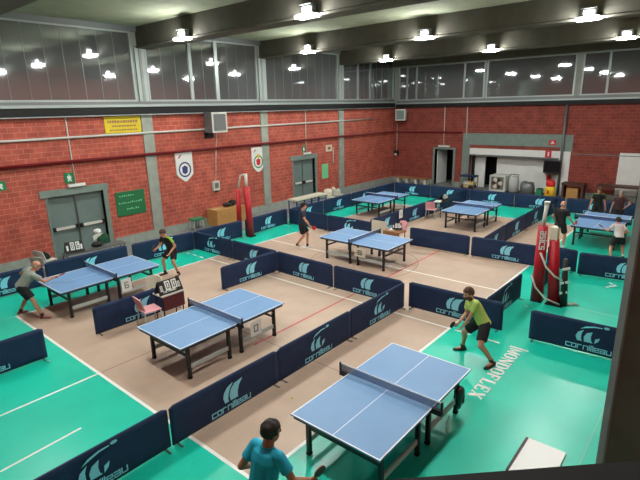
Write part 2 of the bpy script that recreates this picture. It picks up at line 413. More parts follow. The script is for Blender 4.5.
# alcove with white back, concrete lintel, pier
y0, y1 = ALC[0], ALC[1]
b = MB(); X = XB+.55
b.box(X, X+.1, y0-.1, 6.33, 0, 2.5, M['white']); b.box(X, X+.1, 7.05, y1+.1, 0, 2.5, M['white']); b.box(X, X+.1, 6.33, 7.05, 1.88, 2.5, M['white'])
b.box(XB+.3, X, y0-.1, y0, 0, 2.5, M['white']); b.box(XB+.3, X, y1, y1+.1, 0, 2.5, M['white']); b.box(XB+.3, X, y0, y1, 2.42, 2.5, M['white'])
b.box(XB-.02, XB+.28, y0, y1, 2.05, 2.42, M['white']); b.box(XB-.03, XB+.3, y0, y1, 1.97, 2.05, M['steelgrey'])
b.box(X+1.2, X+1.3, 5.6, 7.8, 0, 2.4, M['dark']); b.box(X+.1, X+1.3, 5.6, 5.7, 0, 2.4, M['dark']); b.box(X+.1, X+1.3, 7.7, 7.8, 0, 2.4, M['dark']); b.box(X+.1, X+1.3, 5.6, 7.8, 2.4, 2.5, M['dark'])
trim(b)
b = MB(); b.box(XB-.06, XB, 2.15, 8.3, 2.62, 3.3, M['frameg']); b.box(XB-.06, XB, 7.85, 8.3, 0, 2.62, M['frameg']); b.box(XB-.04, XB, 2.15, 2.75, 2.42, 2.62, M['frameg']); b.box(XB-.04, XB, 2.2, 2.75, 0, 2.42, M['white']); trim(b)
b = MB(); b.box(XB-.04, XB, -3.2, -.08, .3, 2.45, M['white']); b.box(XB-.05, XB, -3.2, 2.15, 2.28, 2.32, M['steelgrey']); trim(b)
# steel column of the right-hand row, by the gallery
b = MB(); b.poly([(.45, -3.93), (.5, -3.88), (.9, -3.88), (.95, -3.93), (.95, -4.28), (.9, -4.33), (.5, -4.33), (.45, -4.28)], 0, 7.28, M['column'], lambda u, d, v: (u, v, d))
b.box(.444, .45, -3.945, -3.932, 0, 7.2, M['colline']); b.box(.444, .45, -4.2, -4.187, 0, 7.2, M['colline'])
trim(b)
# gallery the photographer stands on: slab and dark solid parapet across the corner
b = MB(); b.poly([(XN, YR), (-2.2, YR), (-2.66, -4.18), (-4.2, -2.75), (XN, -2.2)], 3.1, 3.3, M['concrete'], lambda u, d, v: (u, v, d)); trim(b)
b = MB(); pa, pb = V((-2.9, -3.955, 0)), V((-2.56, -4.3, 0)); dd = (pb-pa).normalized()
a, c = pa-dd*1.5, pb+dd*1.6
nrm = V((-dd.y, dd.x, 0))
if nrm.x > 0: nrm = -nrm
b.bar((a.x+nrm.x*.05, a.y+nrm.y*.05, 3.784), (c.x+nrm.x*.05, c.y+nrm.y*.05, 3.784), .1, 1.04, M['blackish']); trim(b)

# ------------------------------------------------------------------ wall fittings
def lineobj(name, pts, r, m, label, cat, group=None):
    b = MB(); b.tube(pts, r, m, 8); return tag(b.build(name), label, cat, group)
lineobj('sprinkler_pipe', [(XN+.05, YW-.1, 3.38), (XB-.1, YW-.1, 3.33), (XB-.1, 8.35, 3.35)], .055, M['pipered'], 'long dark red pipe running along the left brick wall and around the corner', 'pipe')
lineobj('conduit', [(XN+.05, YW-.06, 4.16), (22.4, YW-.06, 4.22)], .04, M['offwhite'], 'long white horizontal conduit crossing the left wall above the red pipe', 'conduit')
lineobj('conduit', [(3.74, YW-.03, 4.86), (3.74, YW-.03, 2.56)], .022, M['offwhite'], 'white vertical conduit dropping to the lamp above the nearest double door', 'conduit')
lineobj('conduit', [(16.06, YW-.03, 4.86), (16.04, YW-.03, 2.6)], .022, M['offwhite'], 'white vertical conduit dropping to the lamp above the farther double door', 'conduit')
lineobj('conduit', [(10.1, YW-.03, 4.02), (9.85, YW-.03, 1.92)], .018, M['offwhite'], 'thin white cable from the big wall heater down to a small box', 'cable')
lineobj('conduit', [(XB-.03, 9.6, 4.86), (XB-.03, 9.57, 2.5)], .025, M['offwhite'], 'white vertical conduit on the back wall above the open doorway', 'conduit')
lineobj('conduit', [(XB-.03, 8.14, 4.86), (XB-.08, 8.07, 2.95)], .03, M['offwhite'], 'white vertical conduit down to the concrete pier of the back wall', 'conduit')
lineobj('conduit', [(XB-.05, 12.98, 3.85), (XB-.05, 12.98, 2.1)], .018, M['offwhite'], 'thin white cable below the corner loudspeaker on the back wall', 'cable')
lineobj('drain_pipe', [(XB-.12, 2.62, 5.05), (XB-.12, 2.62, .02)], .07, M['steelgrey'], 'grey vertical pipe full height on the back wall beside the television', 'pipe')
lineobj('conduit', [(18.38, YW-.03, 2.75), (18.38, YW-.03, 1.85)], .025, M['offwhite'], 'short vertical white trunking left of the third pilaster', 'trunking')
def plate(name, label, cat, x0, x1, z0, z1, m, dep=.03, group=None):
    b = MB(); b.box(x0, x1, YW-dep, YW-.002, z0, z1, m); return tag(b.build(name), label, cat, group)
# emergency lamps
for x0, x1, z, lb in ((3.45, 4.05, 2.5, 'white emergency lamp box over the nearest double door'), (15.75, 16.35, 2.58, 'white emergency lamp box over the farther double door')):
    t = thing('emergency_lamp', lb, 'lamp', ((x0+x1)/2, YW, z), 0, 'emergency lamps over the doors')
    w = (x1-x0)/2
    b = MB(); b.box(-w, w, -.12, -.052, -.02, .09, M['offwhite']); b.build('housing', t, bevel=.01)
    b = MB(); b.box(-w+.03, w-.03, -.13, -.12, .0, .07, M['white']); b.build('diffuser', t)
t = thing('emergency_lamp', 'white lamp box above the open doorway in the back wall', 'lamp', (XB, 9.53, 2.45), 0, 'emergency lamps over the doors')
b = MB(); b.box(-.13, -.042, -.38, .38, -.03, .07, M['offwhite']); b.build('housing', t); b = MB(); b.box(-.14, -.13, -.34, .34, -.01, .05, M['white']); b.build('diffuser', t)
# green exit signs
def exit_sign(x, z, w, h, lb):
    t = thing('exit_sign', lb, 'sign', (x, YW, z), 0, 'green exit signs')
    b = MB(); b.box(-w/2, w/2, -.025, -.002, 0, h, M['signgreen']); b.build('panel', t)
    b = MB(); b.ball((0, -.03, h*.8), (w*.1, .006, h*.07), M['white'], sub=1)
    b.bar((0, -.03, h*.7), (w*.05, -.03, h*.42), .006, .09*w/.2, M['white'], (1, 0, 0)); b.bar((0.0, -.03, h*.42), (-w*.15, -.03, h*.18), .006, w*.16, M['white'], (1, 0, 0)); b.bar((w*.05, -.03, h*.42), (w*.22, -.03, h*.2), .006, w*.16, M['white'], (1, 0, 0))
    b.build('pictogram', t)
exit_sign(3.55, 2.62, .3, .36, 'green exit sign just above the nearest double door'); exit_sign(1.4, 2.65, .36, .3, 'green exit sign on bare brick at the left edge'); exit_sign(15.85, 2.68, .22, .34, 'small green exit sign over the farther double door')
# chalkboard
t = thing('chalkboard', 'green chalkboard with faint chalk writing beside the nearest double door', 'board', (5.72, YW, 1.1))
b = MB(); b.box(-.6, .6, -.03, -.002, 0, .94, M['boardgreen']); b.build('board', t)
b = MB()
for z, a, c in ((.75, -.45, .1), (.48, -.5, .42), (.22, -.2, .3)):
    x = a; 
    while x < c:
        b.box(x, x+.05, -.034, -.03, z, z+.03+.05*random.random(), M['noticegreen']); x += .09
b.build('chalk_writing', t)
# yellow banner
t = thing('wall_banner', 'yellow rectangular banner with dark lettering high on the left wall', 'banner', (5.8, YW, 4.24))
b = MB(); b.box(-.72, .72, -.03, -.002, 0, .6, M['yellow']); b.build('cloth', t)
b = MB()
rng = random.Random(3)
for z, hh, a, c in ((.36, .1, -.6, .55), (.22, .06, -.45, .45), (.08, .05, -.55, .5)):
    x = a
    while x < c:
        w = rng.uniform(.04, .1); b.box(x, x+w, -.034, -.03, z, z+hh, M['wood']); x += w+.025
b.build('lettering', t)
# pennants
def pennant(x0, x1, z0, z1, shield, lb):
    xm = (x0+x1)/2; w = (x1-x0)/2; h = z1-z0
    t = thing('pennant', lb, 'pennant', (xm, YW, z0), 0, 'club pennants on the brick wall')
    if shield: pts = [(-w, h), (-w, h*.45), (-w*.85, h*.22), (-w*.4, h*.05), (0, 0), (w*.4, h*.05), (w*.85, h*.22), (w, h*.45), (w, h)]
    else: pts = [(-w, h), (-w, h*.28), (-w*.85, h*.2), (-w*.15, .02), (w*.15, .02), (w*.85, h*.2), (w, h*.28), (w, h)]
    b = MB(); b.poly(pts, -.05, -.004, M['white']); b.build('cloth', t)
    b = MB(); e = M['signgreen'] if shield else M['bluetext']; e2 = M['signred'] if shield else M['bluetext']
    n = 24; c = (0, h*.42)
    for k in range(n):
        a0, a1 = 2*PI*k/n, 2*PI*(k+1)/n; ro, ri = w*.75, w*.6
        b.poly([(c[0]+ro*math.cos(a0), c[1]+ro*math.sin(a0)*1.05), (c[0]+ro*math.cos(a1), c[1]+ro*math.sin(a1)*1.05), (c[0]+ri*math.cos(a1), c[1]+ri*math.sin(a1)*1.05), (c[0]+ri*math.cos(a0), c[1]+ri*math.sin(a0)*1.05)], -.054, -.05, e)
    b.poly([(-w*.3, h*.32), (0, h*.26), (w*.3, h*.32), (w*.34, h*.5), (0, h*.56), (-w*.34, h*.5)], -.055, -.05, e2)
    if shield: b.poly([(-w*.2, h*.58), (w*.2, h*.58), (w*.2, h*.72), (-w*.2, h*.72)], -.055, -.05, M['yellow'])
    b.build('emblem', t)
    b = MB(); b.poly([(-w*.8, h*.8), (-w*.55, h*.82), (-w*.25, h*.93), (-w*.45, h*.92)], -.056, -.05, M['signred']); b.build('ribbon_mark', t)
pennant(7.88, 8.7, 2.06, 3.3, False, 'white pointed pennant with round blue emblem right of the first pilaster')
pennant(12.1, 12.9, 2.0, 3.2, True, 'white shield pennant with green and red emblem left of the second pilaster')
# heater and speaker boxes
t = thing('wall_speaker', 'big grey wall loudspeaker on a bracket under the left windows', 'speaker', (9.75, YW, 4.05), 0, 'grey wall loudspeakers')
b = MB(); b.box(-.4, .4, -.75, -.2, 0, .85, M['steelgrey']); b.build('cabinet', t, bevel=.02)
b = MB(); b.box(-.4, .4, -.77, -.75, 0, .85, M['offwhite']); b.box(-.32, .32, -.78, -.77, .08, .77, M['steelgrey']); b.build('grille', t)
b = MB(); b.bar((-.1, -.2, .1), (-.1, -.02, -.15), .05, .05, M['black']); b.bar((-.3, -.02, -.1), (.2, -.02, -.1), .05, .3, M['black']); b.build('bracket', t)
t = thing('wall_speaker', 'grey framed loudspeaker at the top of the far corner', 'speaker', (XB, 12.6, 4.05), 0, 'grey wall loudspeakers')
b = MB(); b.box(-.75, -.2, -.33, .33, 0, .72, M['offwhite']); b.build('cabinet', t, rotz=math.radians(18), bevel=.03)
b = MB(); b.box(-.77, -.75, -.25, .25, .08, .64, M['doorg']); b.build('grille', t, rotz=math.radians(18))
b = MB(); b.bar((-.3, .0, .4), (-.02, .0, .4), .08, .08, M['black']); b.build('bracket', t)
b = MB(); b.box(-.17, .17, -.12, -.002, 0, .42, M['offwhite']); b.box(-.1, .1, -.13, -.12, .1, .34, M['steelgrey']); b.box(-.06, .06, -.1, -.01, -.08, 0, M['black']); tag(b.build('junction_box', loc=(9.83, YW, 1.48)), 'small grey white box at the end of a cable on the left wall', 'box')
b = MB(); b.box(-.14, -.002, -.16, .16, 0, .3, M['black']); b.box(-.15, -.14, -.08, .1, .0, .14, M['offwhite']); tag(b.build('junction_box', loc=(XB, 13.0, 1.75)), 'small dark box low on the back wall near the corner', 'box')
b = MB(); b.box(-.26, .26, -.04, -.002, 0, .36, M['cream']); b.box(-.14, .14, -.045, -.04, .1, .26, M['wood']); tag(b.build('wall_frame', loc=(18.0, YW, 2.56)), 'small cream framed picture beside the farther double door', 'picture')
b = MB(); b.box(-.27, .27, -.02, -.002, 0, .82, M['noticegreen']); b.box(-.22, .22, -.024, -.02, .55, .75, M['noticegreen']); tag(b.build('notice', loc=(17.63, YW, 1.06)), 'pale green notice sheet right of the farther double door', 'notice')
# back wall signs, extinguisher, tv
b = MB(); b.box(-.03, -.002, -.18, .18, 0, .26, M['signred']); b.box(-.034, -.03, -.1, .1, .06, .12, M['white']); b.box(-.034, -.03, -.05, .05, .06, .2, M['white']); tag(b.build('safety_sign', loc=(XB-.06, 3.15, 2.74)), 'red safety sign on the concrete lintel', 'sign', 'red fire safety signs')
b = MB(); b.box(-.03, -.002, -.16, .16, 0, .36, M['signred']); b.box(-.034, -.03, -.05, .03, .07, .3, M['white']); tag(b.build('safety_sign', loc=(XB-.03, 3.32, 2.06)), 'red safety sign just above the television', 'sign', 'red fire safety signs')
t = thing('television', 'black television mounted under the red sign on the back wall', 'television', (XB-.05, 2.98, 1.3))
b = MB(); b.box(-.3, -.22, -.45, .45, -.05, .62, M['black']); b.build('casing', t, bevel=.01); b = MB(); b.box(-.305, -.3, -.4, .4, .02, .58, M['screen']); b.build('screen', t)
b = MB(); b.box(-.22, .3, -.05, .05, .2, .3, M['black']); b.box(-.05, .3, -.25, .42, -.16, -.06, M['steelgrey']); b.build('mount', t)
t = thing('fire_extinguisher', 'red fire extinguisher hanging below the television', 'fire extinguisher', (XB+.4, 3.3, .72))
b = MB(); b.tube([(0, 0, 0), (0, 0, .05), (0, 0, .42), (0, 0, .5), (0, 0, .54)], [.09, .11, .11, .06, .03], M['signred'], 14); b.build('cylinder', t)
b = MB(); b.box(-.03, .03, -.02, .02, .54, .6, M['black']); b.tube([(0, .03, .57), (-.03, .12, .5), (-.05, .14, .25)], .014, M['black'], 6); b.build('hose', t)

# ------------------------------------------------------------------ floodlights on the beams
t = thing('floodlight', '', 'lamp', (0, 0, 0), 0, 'floodlights along the roof beams')
b = MB(); b.box(-.12, .14, -.3, .3, .065, .1, M['steelgrey']); b.box(-.02, .14, -.2, .2, .1, .32, M['steelgrey']); b.box(-.14, -.02, -.2, .2, .3, .32, M['steelgrey']); b.build('housing', t)  # thin plate at the top: added hood that keeps light off the ceiling
b = MB(); b.box(-.14, .13, -.3, .3, 0, .06, M['lamp']); b.build('lens', t)
b = MB(); b.box(-.05, -.022, -.13, .13, .15, .25, M['lit_body']); b.build('lens', t)  # added glowing block standing in for the lit lamp body, no real lens
b = MB(); b.box(.14, .2, -.06, .06, .2, .26, M['steelgrey']); b.build('bracket', t)
FL = t
rows = ['first', 'second', 'third']
where = {(1, 0): 'floodlight on the nearest visible beam, near the left windows', (1, 1): 'floodlight at mid span of the nearest visible beam', (1, 2): 'floodlight on the nearest beam beyond the right edge',
 (2, 0): 'floodlight on the middle beam, closest to the left wall', (2, 1): 'floodlight at mid span of the middle beam', (2, 2): 'big bright floodlight at the right end of the middle beam',
 (3, 0): 'small floodlight on the farthest beam, leftmost', (3, 1): 'small floodlight at mid span of the farthest beam', (3, 2): 'floodlight on the farthest beam at the right edge',
 (0, 0): 'floodlight overhead on the beam above the near court, left side', (0, 1): 'floodlight overhead on the beam above the near court, middle', (0, 2): 'floodlight overhead on the beam above the near court, right side'}
first = True
for i, bx in enumerate(PIL):
    for j, y in enumerate((10.05, 4.55, -.65)):
        loc = (bx-.05-.2, y, 7.24)
        if first: FL.location = loc; FL['label'] = where[(i, j)]; first = False
        else: dup(FL, loc, 0, where[(i, j)])

# ------------------------------------------------------------------ court barriers
STK = {'c': [[(1, 1), (0, 1), (0, 0), (1, 0)]], 'o': [[(0, 0), (0, 1), (1, 1), (1, 0), (0, 0)]], 'r': [[(0, 0), (0, 1), (.8, 1)]], 'n': [[(0, 0), (0, 1), (1, 1), (1, 0)]],
 'i': [[(0, 0), (0, 1)]], 'l': [[(0, 0), (0, 1.35)]], 'e': [[(1, 0), (0, 0), (0, 1), (1, 1), (1, .5), (0, .5)]], 'a': [[(0, 1), (1, 1), (1, 0), (0, 0), (0, .5), (1, .5)]], 'u': [[(0, 1), (0, 0), (1, 0), (1, 1)]],
 '0': [[(0, 0), (0, 1), (1, 1), (1, 0), (0, 0)]], '2': [[(0, 1), (1, 1), (1, .5), (0, .5), (0, 0), (1, 0)]], '6': [[(1, 1), (0, 1), (0, 0), (1, 0), (1, .5), (0, .5)]], '5': [[(1, 1), (0, 1), (0, .5), (1, .5), (1, 0), (0, 0)]], '1': [[(.5, 0), (.5, 1)]],
 's': [[(1, 1), (0, 1), (0, .5), (1, .5), (1, 0), (0, 0)]]}
WID = {'i': .0, 'l': .0}
def text(b, s, x, z, h, w, t, y, m, gap=None):
    gap = gap if gap is not None else t*1.7
    for ch in s:
        ww = WID.get(ch, 1)*w
        for line in STK[ch]:
            for (a0, a1), (c0, c1) in zip(line, line[1:]):
                x0, x1 = sorted((x+a0*ww, x+c0*ww)); z0, z1 = sorted((z+a1*h, z+c1*h))
                b.box(x0-t/2, x1+t/2, y-.002, y, z0-t/2, z1+t/2, m)
        if ch == 'i': b.box(x-t/2, x+t/2, y-.002, y, z+h*1.25, z+h*1.25+t*.8, m)
        x += ww+gap
def fins(b, x, z, s, y):
    for pts in ([(.03, 0), (0, .1), (.02, .19), (.09, .27), (.21, .31), (.145, .22), (.11, .13), (.1, .05), (.11, 0)], [(.145, 0), (.13, .1), (.16, .2), (.24, .28), (.42, .31), (.34, .21), (.305, .11), (.3, .03), (.305, 0)]):
        b.poly([(x+u*s, z+v*s) for u, v in pts], y-.002, y, M['cyan'])
def swoosh(b, x, z, s, y):
    for pts in ([(.03, 0), (0, .08), (.03, .16), (.12, .22), (.09, .14), (.09, .05), (.11, 0)], [(.14, 0), (.13, .09), (.17, .17), (.26, .21), (.24, .12), (.25, .04), (.28, 0)],
                [(.06, .23), (.14, .29), (.27, .325), (.4, .325), (.4, .31), (.28, .3), (.16, .265)], [(.3, .0), (.36, .05), (.38, .12), (.31, .09)]):
        b.poly([(x+u*s, z+v*s) for u, v in pts], y-.002, y, M['cyan'])
    b.poly([(x+s*(.46+.045*math.cos(k*PI/5)), z+s*(.33+.024*math.sin(k*PI/5))) for k in range(10)], y-.002, y, M['cyan'])
def barrier(kind, W, seed):
    t = thing('court_barrier', '', 'barrier', (0, 0, 0), 0, 'navy court barriers around the playing areas')
    rng = random.Random(seed); n, k = 28, 8; b = MB(); H = .7
    ph = [rng.uniform(0, 6) for _ in range(6)]; amp = rng.uniform(.006, .014) if kind != 'plain' else .02
    def off(u, v):
        e = math.sin(PI*u)**.5*math.sin(PI*min(1, max(0, v)))**.7
        return e*amp*(math.sin(5*u+7*v+ph[0])+.6*math.sin(13*u-5*v+ph[1])+.4*math.sin(23*u+9*v+ph[2]))
    grid = {}
    for sd in (-1, 1):
        for i in range(n+1):
            for j in range(k+1):
                u, v = i/n, j/k
                x = (u-.5)*W; z = .03+v*(H-.03)
                ed = min(i, n-i)/n*W
                if j == k and ed < .05: z -= .035*(1-ed/.05)
                grid[sd, i, j] = b.bm.verts.new((x, sd*.014+off(u, v), z))
    mi = b.mi(M['navy'])
    for i in range(n):
        for j in range(k):
            for sd in (-1, 1):
                q = [grid[sd, i, j], grid[sd, i+1, j], grid[sd, i+1, j+1], grid[sd, i, j+1]]
                f_ = b.bm.faces.new(q if sd < 0 else q[::-1]); f_.material_index = mi; f_.smooth = True
    for i in range(n):
        for j in (0, k): b.bm.faces.new([grid[-1, i, j], grid[-1, i+1, j], grid[1, i+1, j], grid[1, i, j]]).material_index = mi
    for j in range(k):
        for i in (0, n): b.bm.faces.new([grid[-1, i, j], grid[-1, i, j+1], grid[1, i, j+1], grid[1, i, j]]).material_index = mi
    b.build('cover', t)
    for s in (-1, 1):
        b = MB(); b.bar((s*(W/2-.09), -.13, .012), (s*(W/2-.09), .13, .012), .03, .02, M['steelgrey']); b.tube([(s*(W/2-.09), 0, .02), (s*(W/2-.09), 0, .05)], .012, M['steelgrey'], 8); b.build('foot', t)
    if kind != 'plain':
        yy = -.034-amp*.4
        b = MB()
        if kind == 'fin': fins(b, -.16, .25, 1.02, yy)
        else: swoosh(b, -.24, .27, 1.15, yy)
        b.build('emblem', t)
        b = MB(); text(b, 'cornilleau', -.4, .1, .08, .08, .02, yy, M['cyan'], .029); b.build('lettering', t)
    return t
protos = {}
def put(kind, p, q, label):
    p, q = V((*p, 0)), V((*q, 0)); L = (q-p).length; dd = (q-p)/L
    rz = math.atan2(dd.y, dd.x); loc = ((p.x+q.x)/2, (p.y+q.y)/2, 0)
    key = (kind, round(L, 1))
    if key not in protos:
        protos[key] = barrier(kind, L+.004, int(key[1]*10) % 97); o = protos[key]; o.location = loc; o.rotation_euler.z = rz
        o['label'] = label
        return o
    return dup(protos[key], loc, rz, label)
B = put
# direction p->q has its printed face on the right-hand side (local -Y)
B('swoosh', (-2.62, 1.52), (-.34, 1.54), 'navy barrier at the bottom left corner, cut off by the frame')
B('fin', (-.31, 1.52), (1.95, 1.5), 'navy barrier with large emblem facing the man in turquoise')
B('swoosh', (1.98, 1.5), (4.22, 1.5), 'creased navy barrier between the two nearest tables, above the near table')
B('swoosh', (4.25, 1.5), (6.43, 1.46), 'creased navy barrier ending at the corner behind the near table')
B('fin', (6.56, 1.36), (6.62, -1.0), 'navy barrier directly behind the player in lime')
B('swoosh', (6.64, -.6), (8.86, -.66), 'navy barrier standing at right angles behind the lime player')
B('fin', (6.48, 6.03), (6.44, 3.76), 'navy barrier left of the joint in front of the middle table')
B('fin', (6.44, 3.72), (6.49, 1.52), 'navy barrier right of the joint, in front of the middle table')
B('fin', (4.38, 6.17), (6.42, 6.08), 'navy barrier beyond the far end of the second nearest table')
B('fin', (-2.66, 6.1), (-.37, 6.06), 'navy barrier cut by the left edge beside the grey shirted player')
B('fin', (.76, 6.26), (3.02, 6.2), 'navy barrier between the leftmost table and the pink chair')
B('swoosh', (6.62, -1.6), (6.74, -3.86), 'navy barrier near the dark column at the right')
B('fin', (-.9, 10.85), (1.42, 10.8), 'navy barrier behind the grey shirted player at the left wall')
B('fin', (1.45, 10.78), (3.98, 10.64), 'navy barrier behind the leftmost table')
B('swoosh', (4.1, 10.58), (6.42, 10.32), 'creased navy barrier behind the boy in black and lime')
B('swoosh', (6.45, 10.36), (6.49, 8.22), 'navy barrier with arc emblem near the green bin')
B('fin', (6.49, 8.2), (6.5, 6.08), 'navy barrier whose corner meets the far end of the second table area')
B('fin', (6.56, 10.34), (8.68, 10.26), 'navy barrier just left of the far red post, below the cardboard box')
B('fin', (8.9, 10.24), (11.36, 10.34), 'navy barrier right of the far red post along the left wall')
B('plain', (11.46, 10.26), (11.44, 8.05), 'plain navy barrier behind the player in navy')
B('swoosh', (11.44, 8.02), (11.4, 5.74), 'navy barrier with arc emblem behind the far left end of the middle table')
B('fin', (11.56, 10.24), (13.8, 10.22), 'navy barrier along the left wall below the cream chairs')
B('fin', (13.83, 10.22), (16.1, 10.26), 'navy barrier along the left wall behind the farthest left table')
B('fin', (16.13, 10.26), (18.35, 10.3), 'navy barrier along the left wall, second from the far corner')
B('plain', (18.38, 10.3), (20.4, 10.34), 'plain navy barrier along the left wall at the far corner')
B('fin', (11.75, 6.1), (13.95, 6.06), 'navy barrier beside the middle scoring table, nearer half of its row')
B('fin', (13.98, 6.06), (16.2, 6.04), 'navy barrier between the two farthest tables, just before the pink chair')
B('fin', (16.23, 6.04), (18.4, 6.0), 'navy barrier behind the far scoring table')
B('plain', (18.43, 6.0), (20.4, 5.95), 'plain navy barrier running to the back row between two far tables')
B('plain', (11.55, 4.2), (11.62, 1.95), 'plain navy barrier right of the middle table end')
B('fin', (11.62, 1.92), (11.72, -.42), 'navy barrier in front of the far centre table, emblem in its middle')
B('plain', (11.9, -.47), (11.86, -1.32), 'short visible navy barrier just behind the red padded post')
B('fin', (11.74, -1.38), (12.0, -3.65), 'navy barrier on the right below the child in white')
B('plain', (9.35, -.95), (11.6, -.86), 'navy barrier seen end on at the left of the red padded post')
B('fin', (11.68, 1.5), (13.9, 1.58), 'navy barrier right of the far centre table, near half of its row')
B('fin', (13.93, 1.58), (16.22, 1.58), 'navy barrier right of the far centre table, second in its row')
B('fin', (16.25, 1.58), (18.5, 1.56), 'navy barrier beside the green strip, third in its row')
B('plain', (18.53, 1.56), (20.4, 1.5), 'plain navy barrier joining the back row near the yellow toy')
B('fin', (20.54, 10.36), (20.54, 8.1), 'navy barrier of the back row, nearest the far left corner')
B('fin', (20.54, 8.07), (20.54, 5.8), 'navy barrier of the back row below the open doorway')
B('fin', (20.52, 5.77), (20.52, 3.5), 'navy barrier of the back row below the white machine')
B('fin', (20.52, 3.47), (20.6, 1.2), 'navy barrier of the back row below the television')
B('fin', (20.62, 1.12), (20.7, -1.14), 'navy barrier of the back row behind the two standing onlookers')
B('plain', (20.7, -1.17), (20.75, -3.4), 'navy barrier of the back row at the dark column')

# ------------------------------------------------------------------ table tennis tables
def make_table():
    t = thing('table_tennis_table', '', 'table', (0, 0, 0), 0, 'blue table tennis tables')
    L, W, H = 2.74, 1.525, .76
    for s in (-1, 1):
        b = MB(); x0, x1 = sorted((s*.004, s*L/2))
        b.box(x0, x1, -W/2, W/2, H-.025, H, M['table'])
        z0, z1 = H, H+.0012
        b.box(x0, x1, -W/2, -W/2+.02, z0, z1, M['tedge']); b.box(x0, x1, W/2-.02, W/2, z0, z1, M['tedge']); b.box(x0, x1, -.005, .005, z0, z1, M['tedge'])
        e0, e1 = sorted((s*L/2, s*(L/2-.02))); b.box(e0, e1, -W/2+.02, W/2-.02, z0, z1, M['tedge'])
        b.build('tabletop', t)
        b = MB(); i0, i1 = sorted((s*.05, s*(L/2-.03)))
        b.box(i0, i1, -W/2+.03, -W/2+.06, H-.08, H-.026, M['apron']); b.box(i0, i1, W/2-.06, W/2-.03, H-.08, H-.026, M['apron'])
        for xx in (s*.065, s*(L/2-.045)): b.box(xx-.015, xx+.015, -W/2+.06, W/2-.06, H-.08, H-.026, M['apron'])
        b.build('apron', t)
        for xl in (.16, 1.14):
            for sy in (-1, 1):
                b = MB(); yy = sy*(W/2-.13)
                b.box(s*xl-.03, s*xl+.03, yy-.03, yy+.03, .02, H-.08, M['black']); b.box(s*xl-.035, s*xl+.035, yy-.035, yy+.035, 0, .04, M['blackish'])
                if xl > 1: b.bar((s*xl, yy, H-.22), (s*(xl-.14), yy, H-.06), .02, .02, M['stretch'])
                b.build('leg', t)
            if xl > 1:
                b = MB(); b.box(s*xl-.02, s*xl+.02, -W/2+.16, W/2-.16, .45, .49, M['black']); b.build('crossbar', t)
        for sy in (-1, 1):
            b = MB(); yy = sy*(W/2-.13); a0, a1 = sorted((s*.19, s*1.11)); b.box(a0, a1, yy-.015, yy+.015, .2, .29, M['stretch']); b.build('stretcher', t)
    b = MB(); b.box(-.002, .002, -.9, .9, H+.015, H+.14, M['net']); nt = b.build('net', t)
    b = MB(); b.box(-.006, .006, -.9, .9, H+.137, H+.155, M['tedge']); b.build('net_tape', nt)
    for s in (-1, 1):
        b = MB(); b.box(-.014, .014, s*.915-.014, s*.915+.014, H-.05, H+.16, M['black']); b.box(-.03, .03, *sorted((s*.72, s*.92)), H-.06, H-.026, M['black']); b.box(-.025, .025, *sorted((s*.765, s*.92)), H-.02, H+.02, M['black']); b.build('net_post', t)
    return t
TB = make_table()
TABLES = [(2.03, -.855, 0, 'nearest blue table at bottom centre, half over the green floor'), (2.166, 3.6, 0, 'blue table behind the long barrier, left of centre with number card at its net'),
 (2.005, 8.4, 0, 'leftmost blue table, played on by the man in grey shirt'), (9.17, 4.55, PI/2, 'middle blue table turned sideways, next to the navy dressed player'),
 (15.8, 8.24, 0, 'farthest left blue table beside the far left wall'), (15.91, 3.71, 0, 'far centre blue table standing empty before the back row'), (16.22, -1.12, 0, 'far right blue table with onlookers behind it')]
for i, (x, y, a, lb) in enumerate(TABLES):
    if i == 0: TB.location = (x, y, 0); TB['label'] = lb
    else: dup(TB, (x, y, 0), a, lb)

# number cards hung at the net ends
def ncard(x, y, z, rz, w, h, digit, lb, m=None):
    t = thing('number_card', lb, 'card', (x, y, z), rz, 'number cards hung on the tables')
    b = MB(); b.box(-w/2, w/2, -.004, .004, -h, 0, m or M['white']); b.build('card', t)
    b = MB(); text(b, digit, -w*.16, -h*.72, h*.42, w*.32, w*.09, -.005, M['steelgrey']); b.build('numeral', t)
ncard(2.62, 2.8, .67, 0, .3, .33, '0', 'white number card under the net side of the table left of centre')
ncard(2.3, 7.6, .66, 0, .28, .36, '6', 'white number card under the net of the leftmost table')
ncard(8.37, 4.2, .66, -PI/2, .42, .3, '6', 'pale yellow number card under the middle table', M['cream'])
ncard(13.9, 6.0, .72, 0, .28, .36, '1', 'small white number card standing at the barrier joint of the far tables')

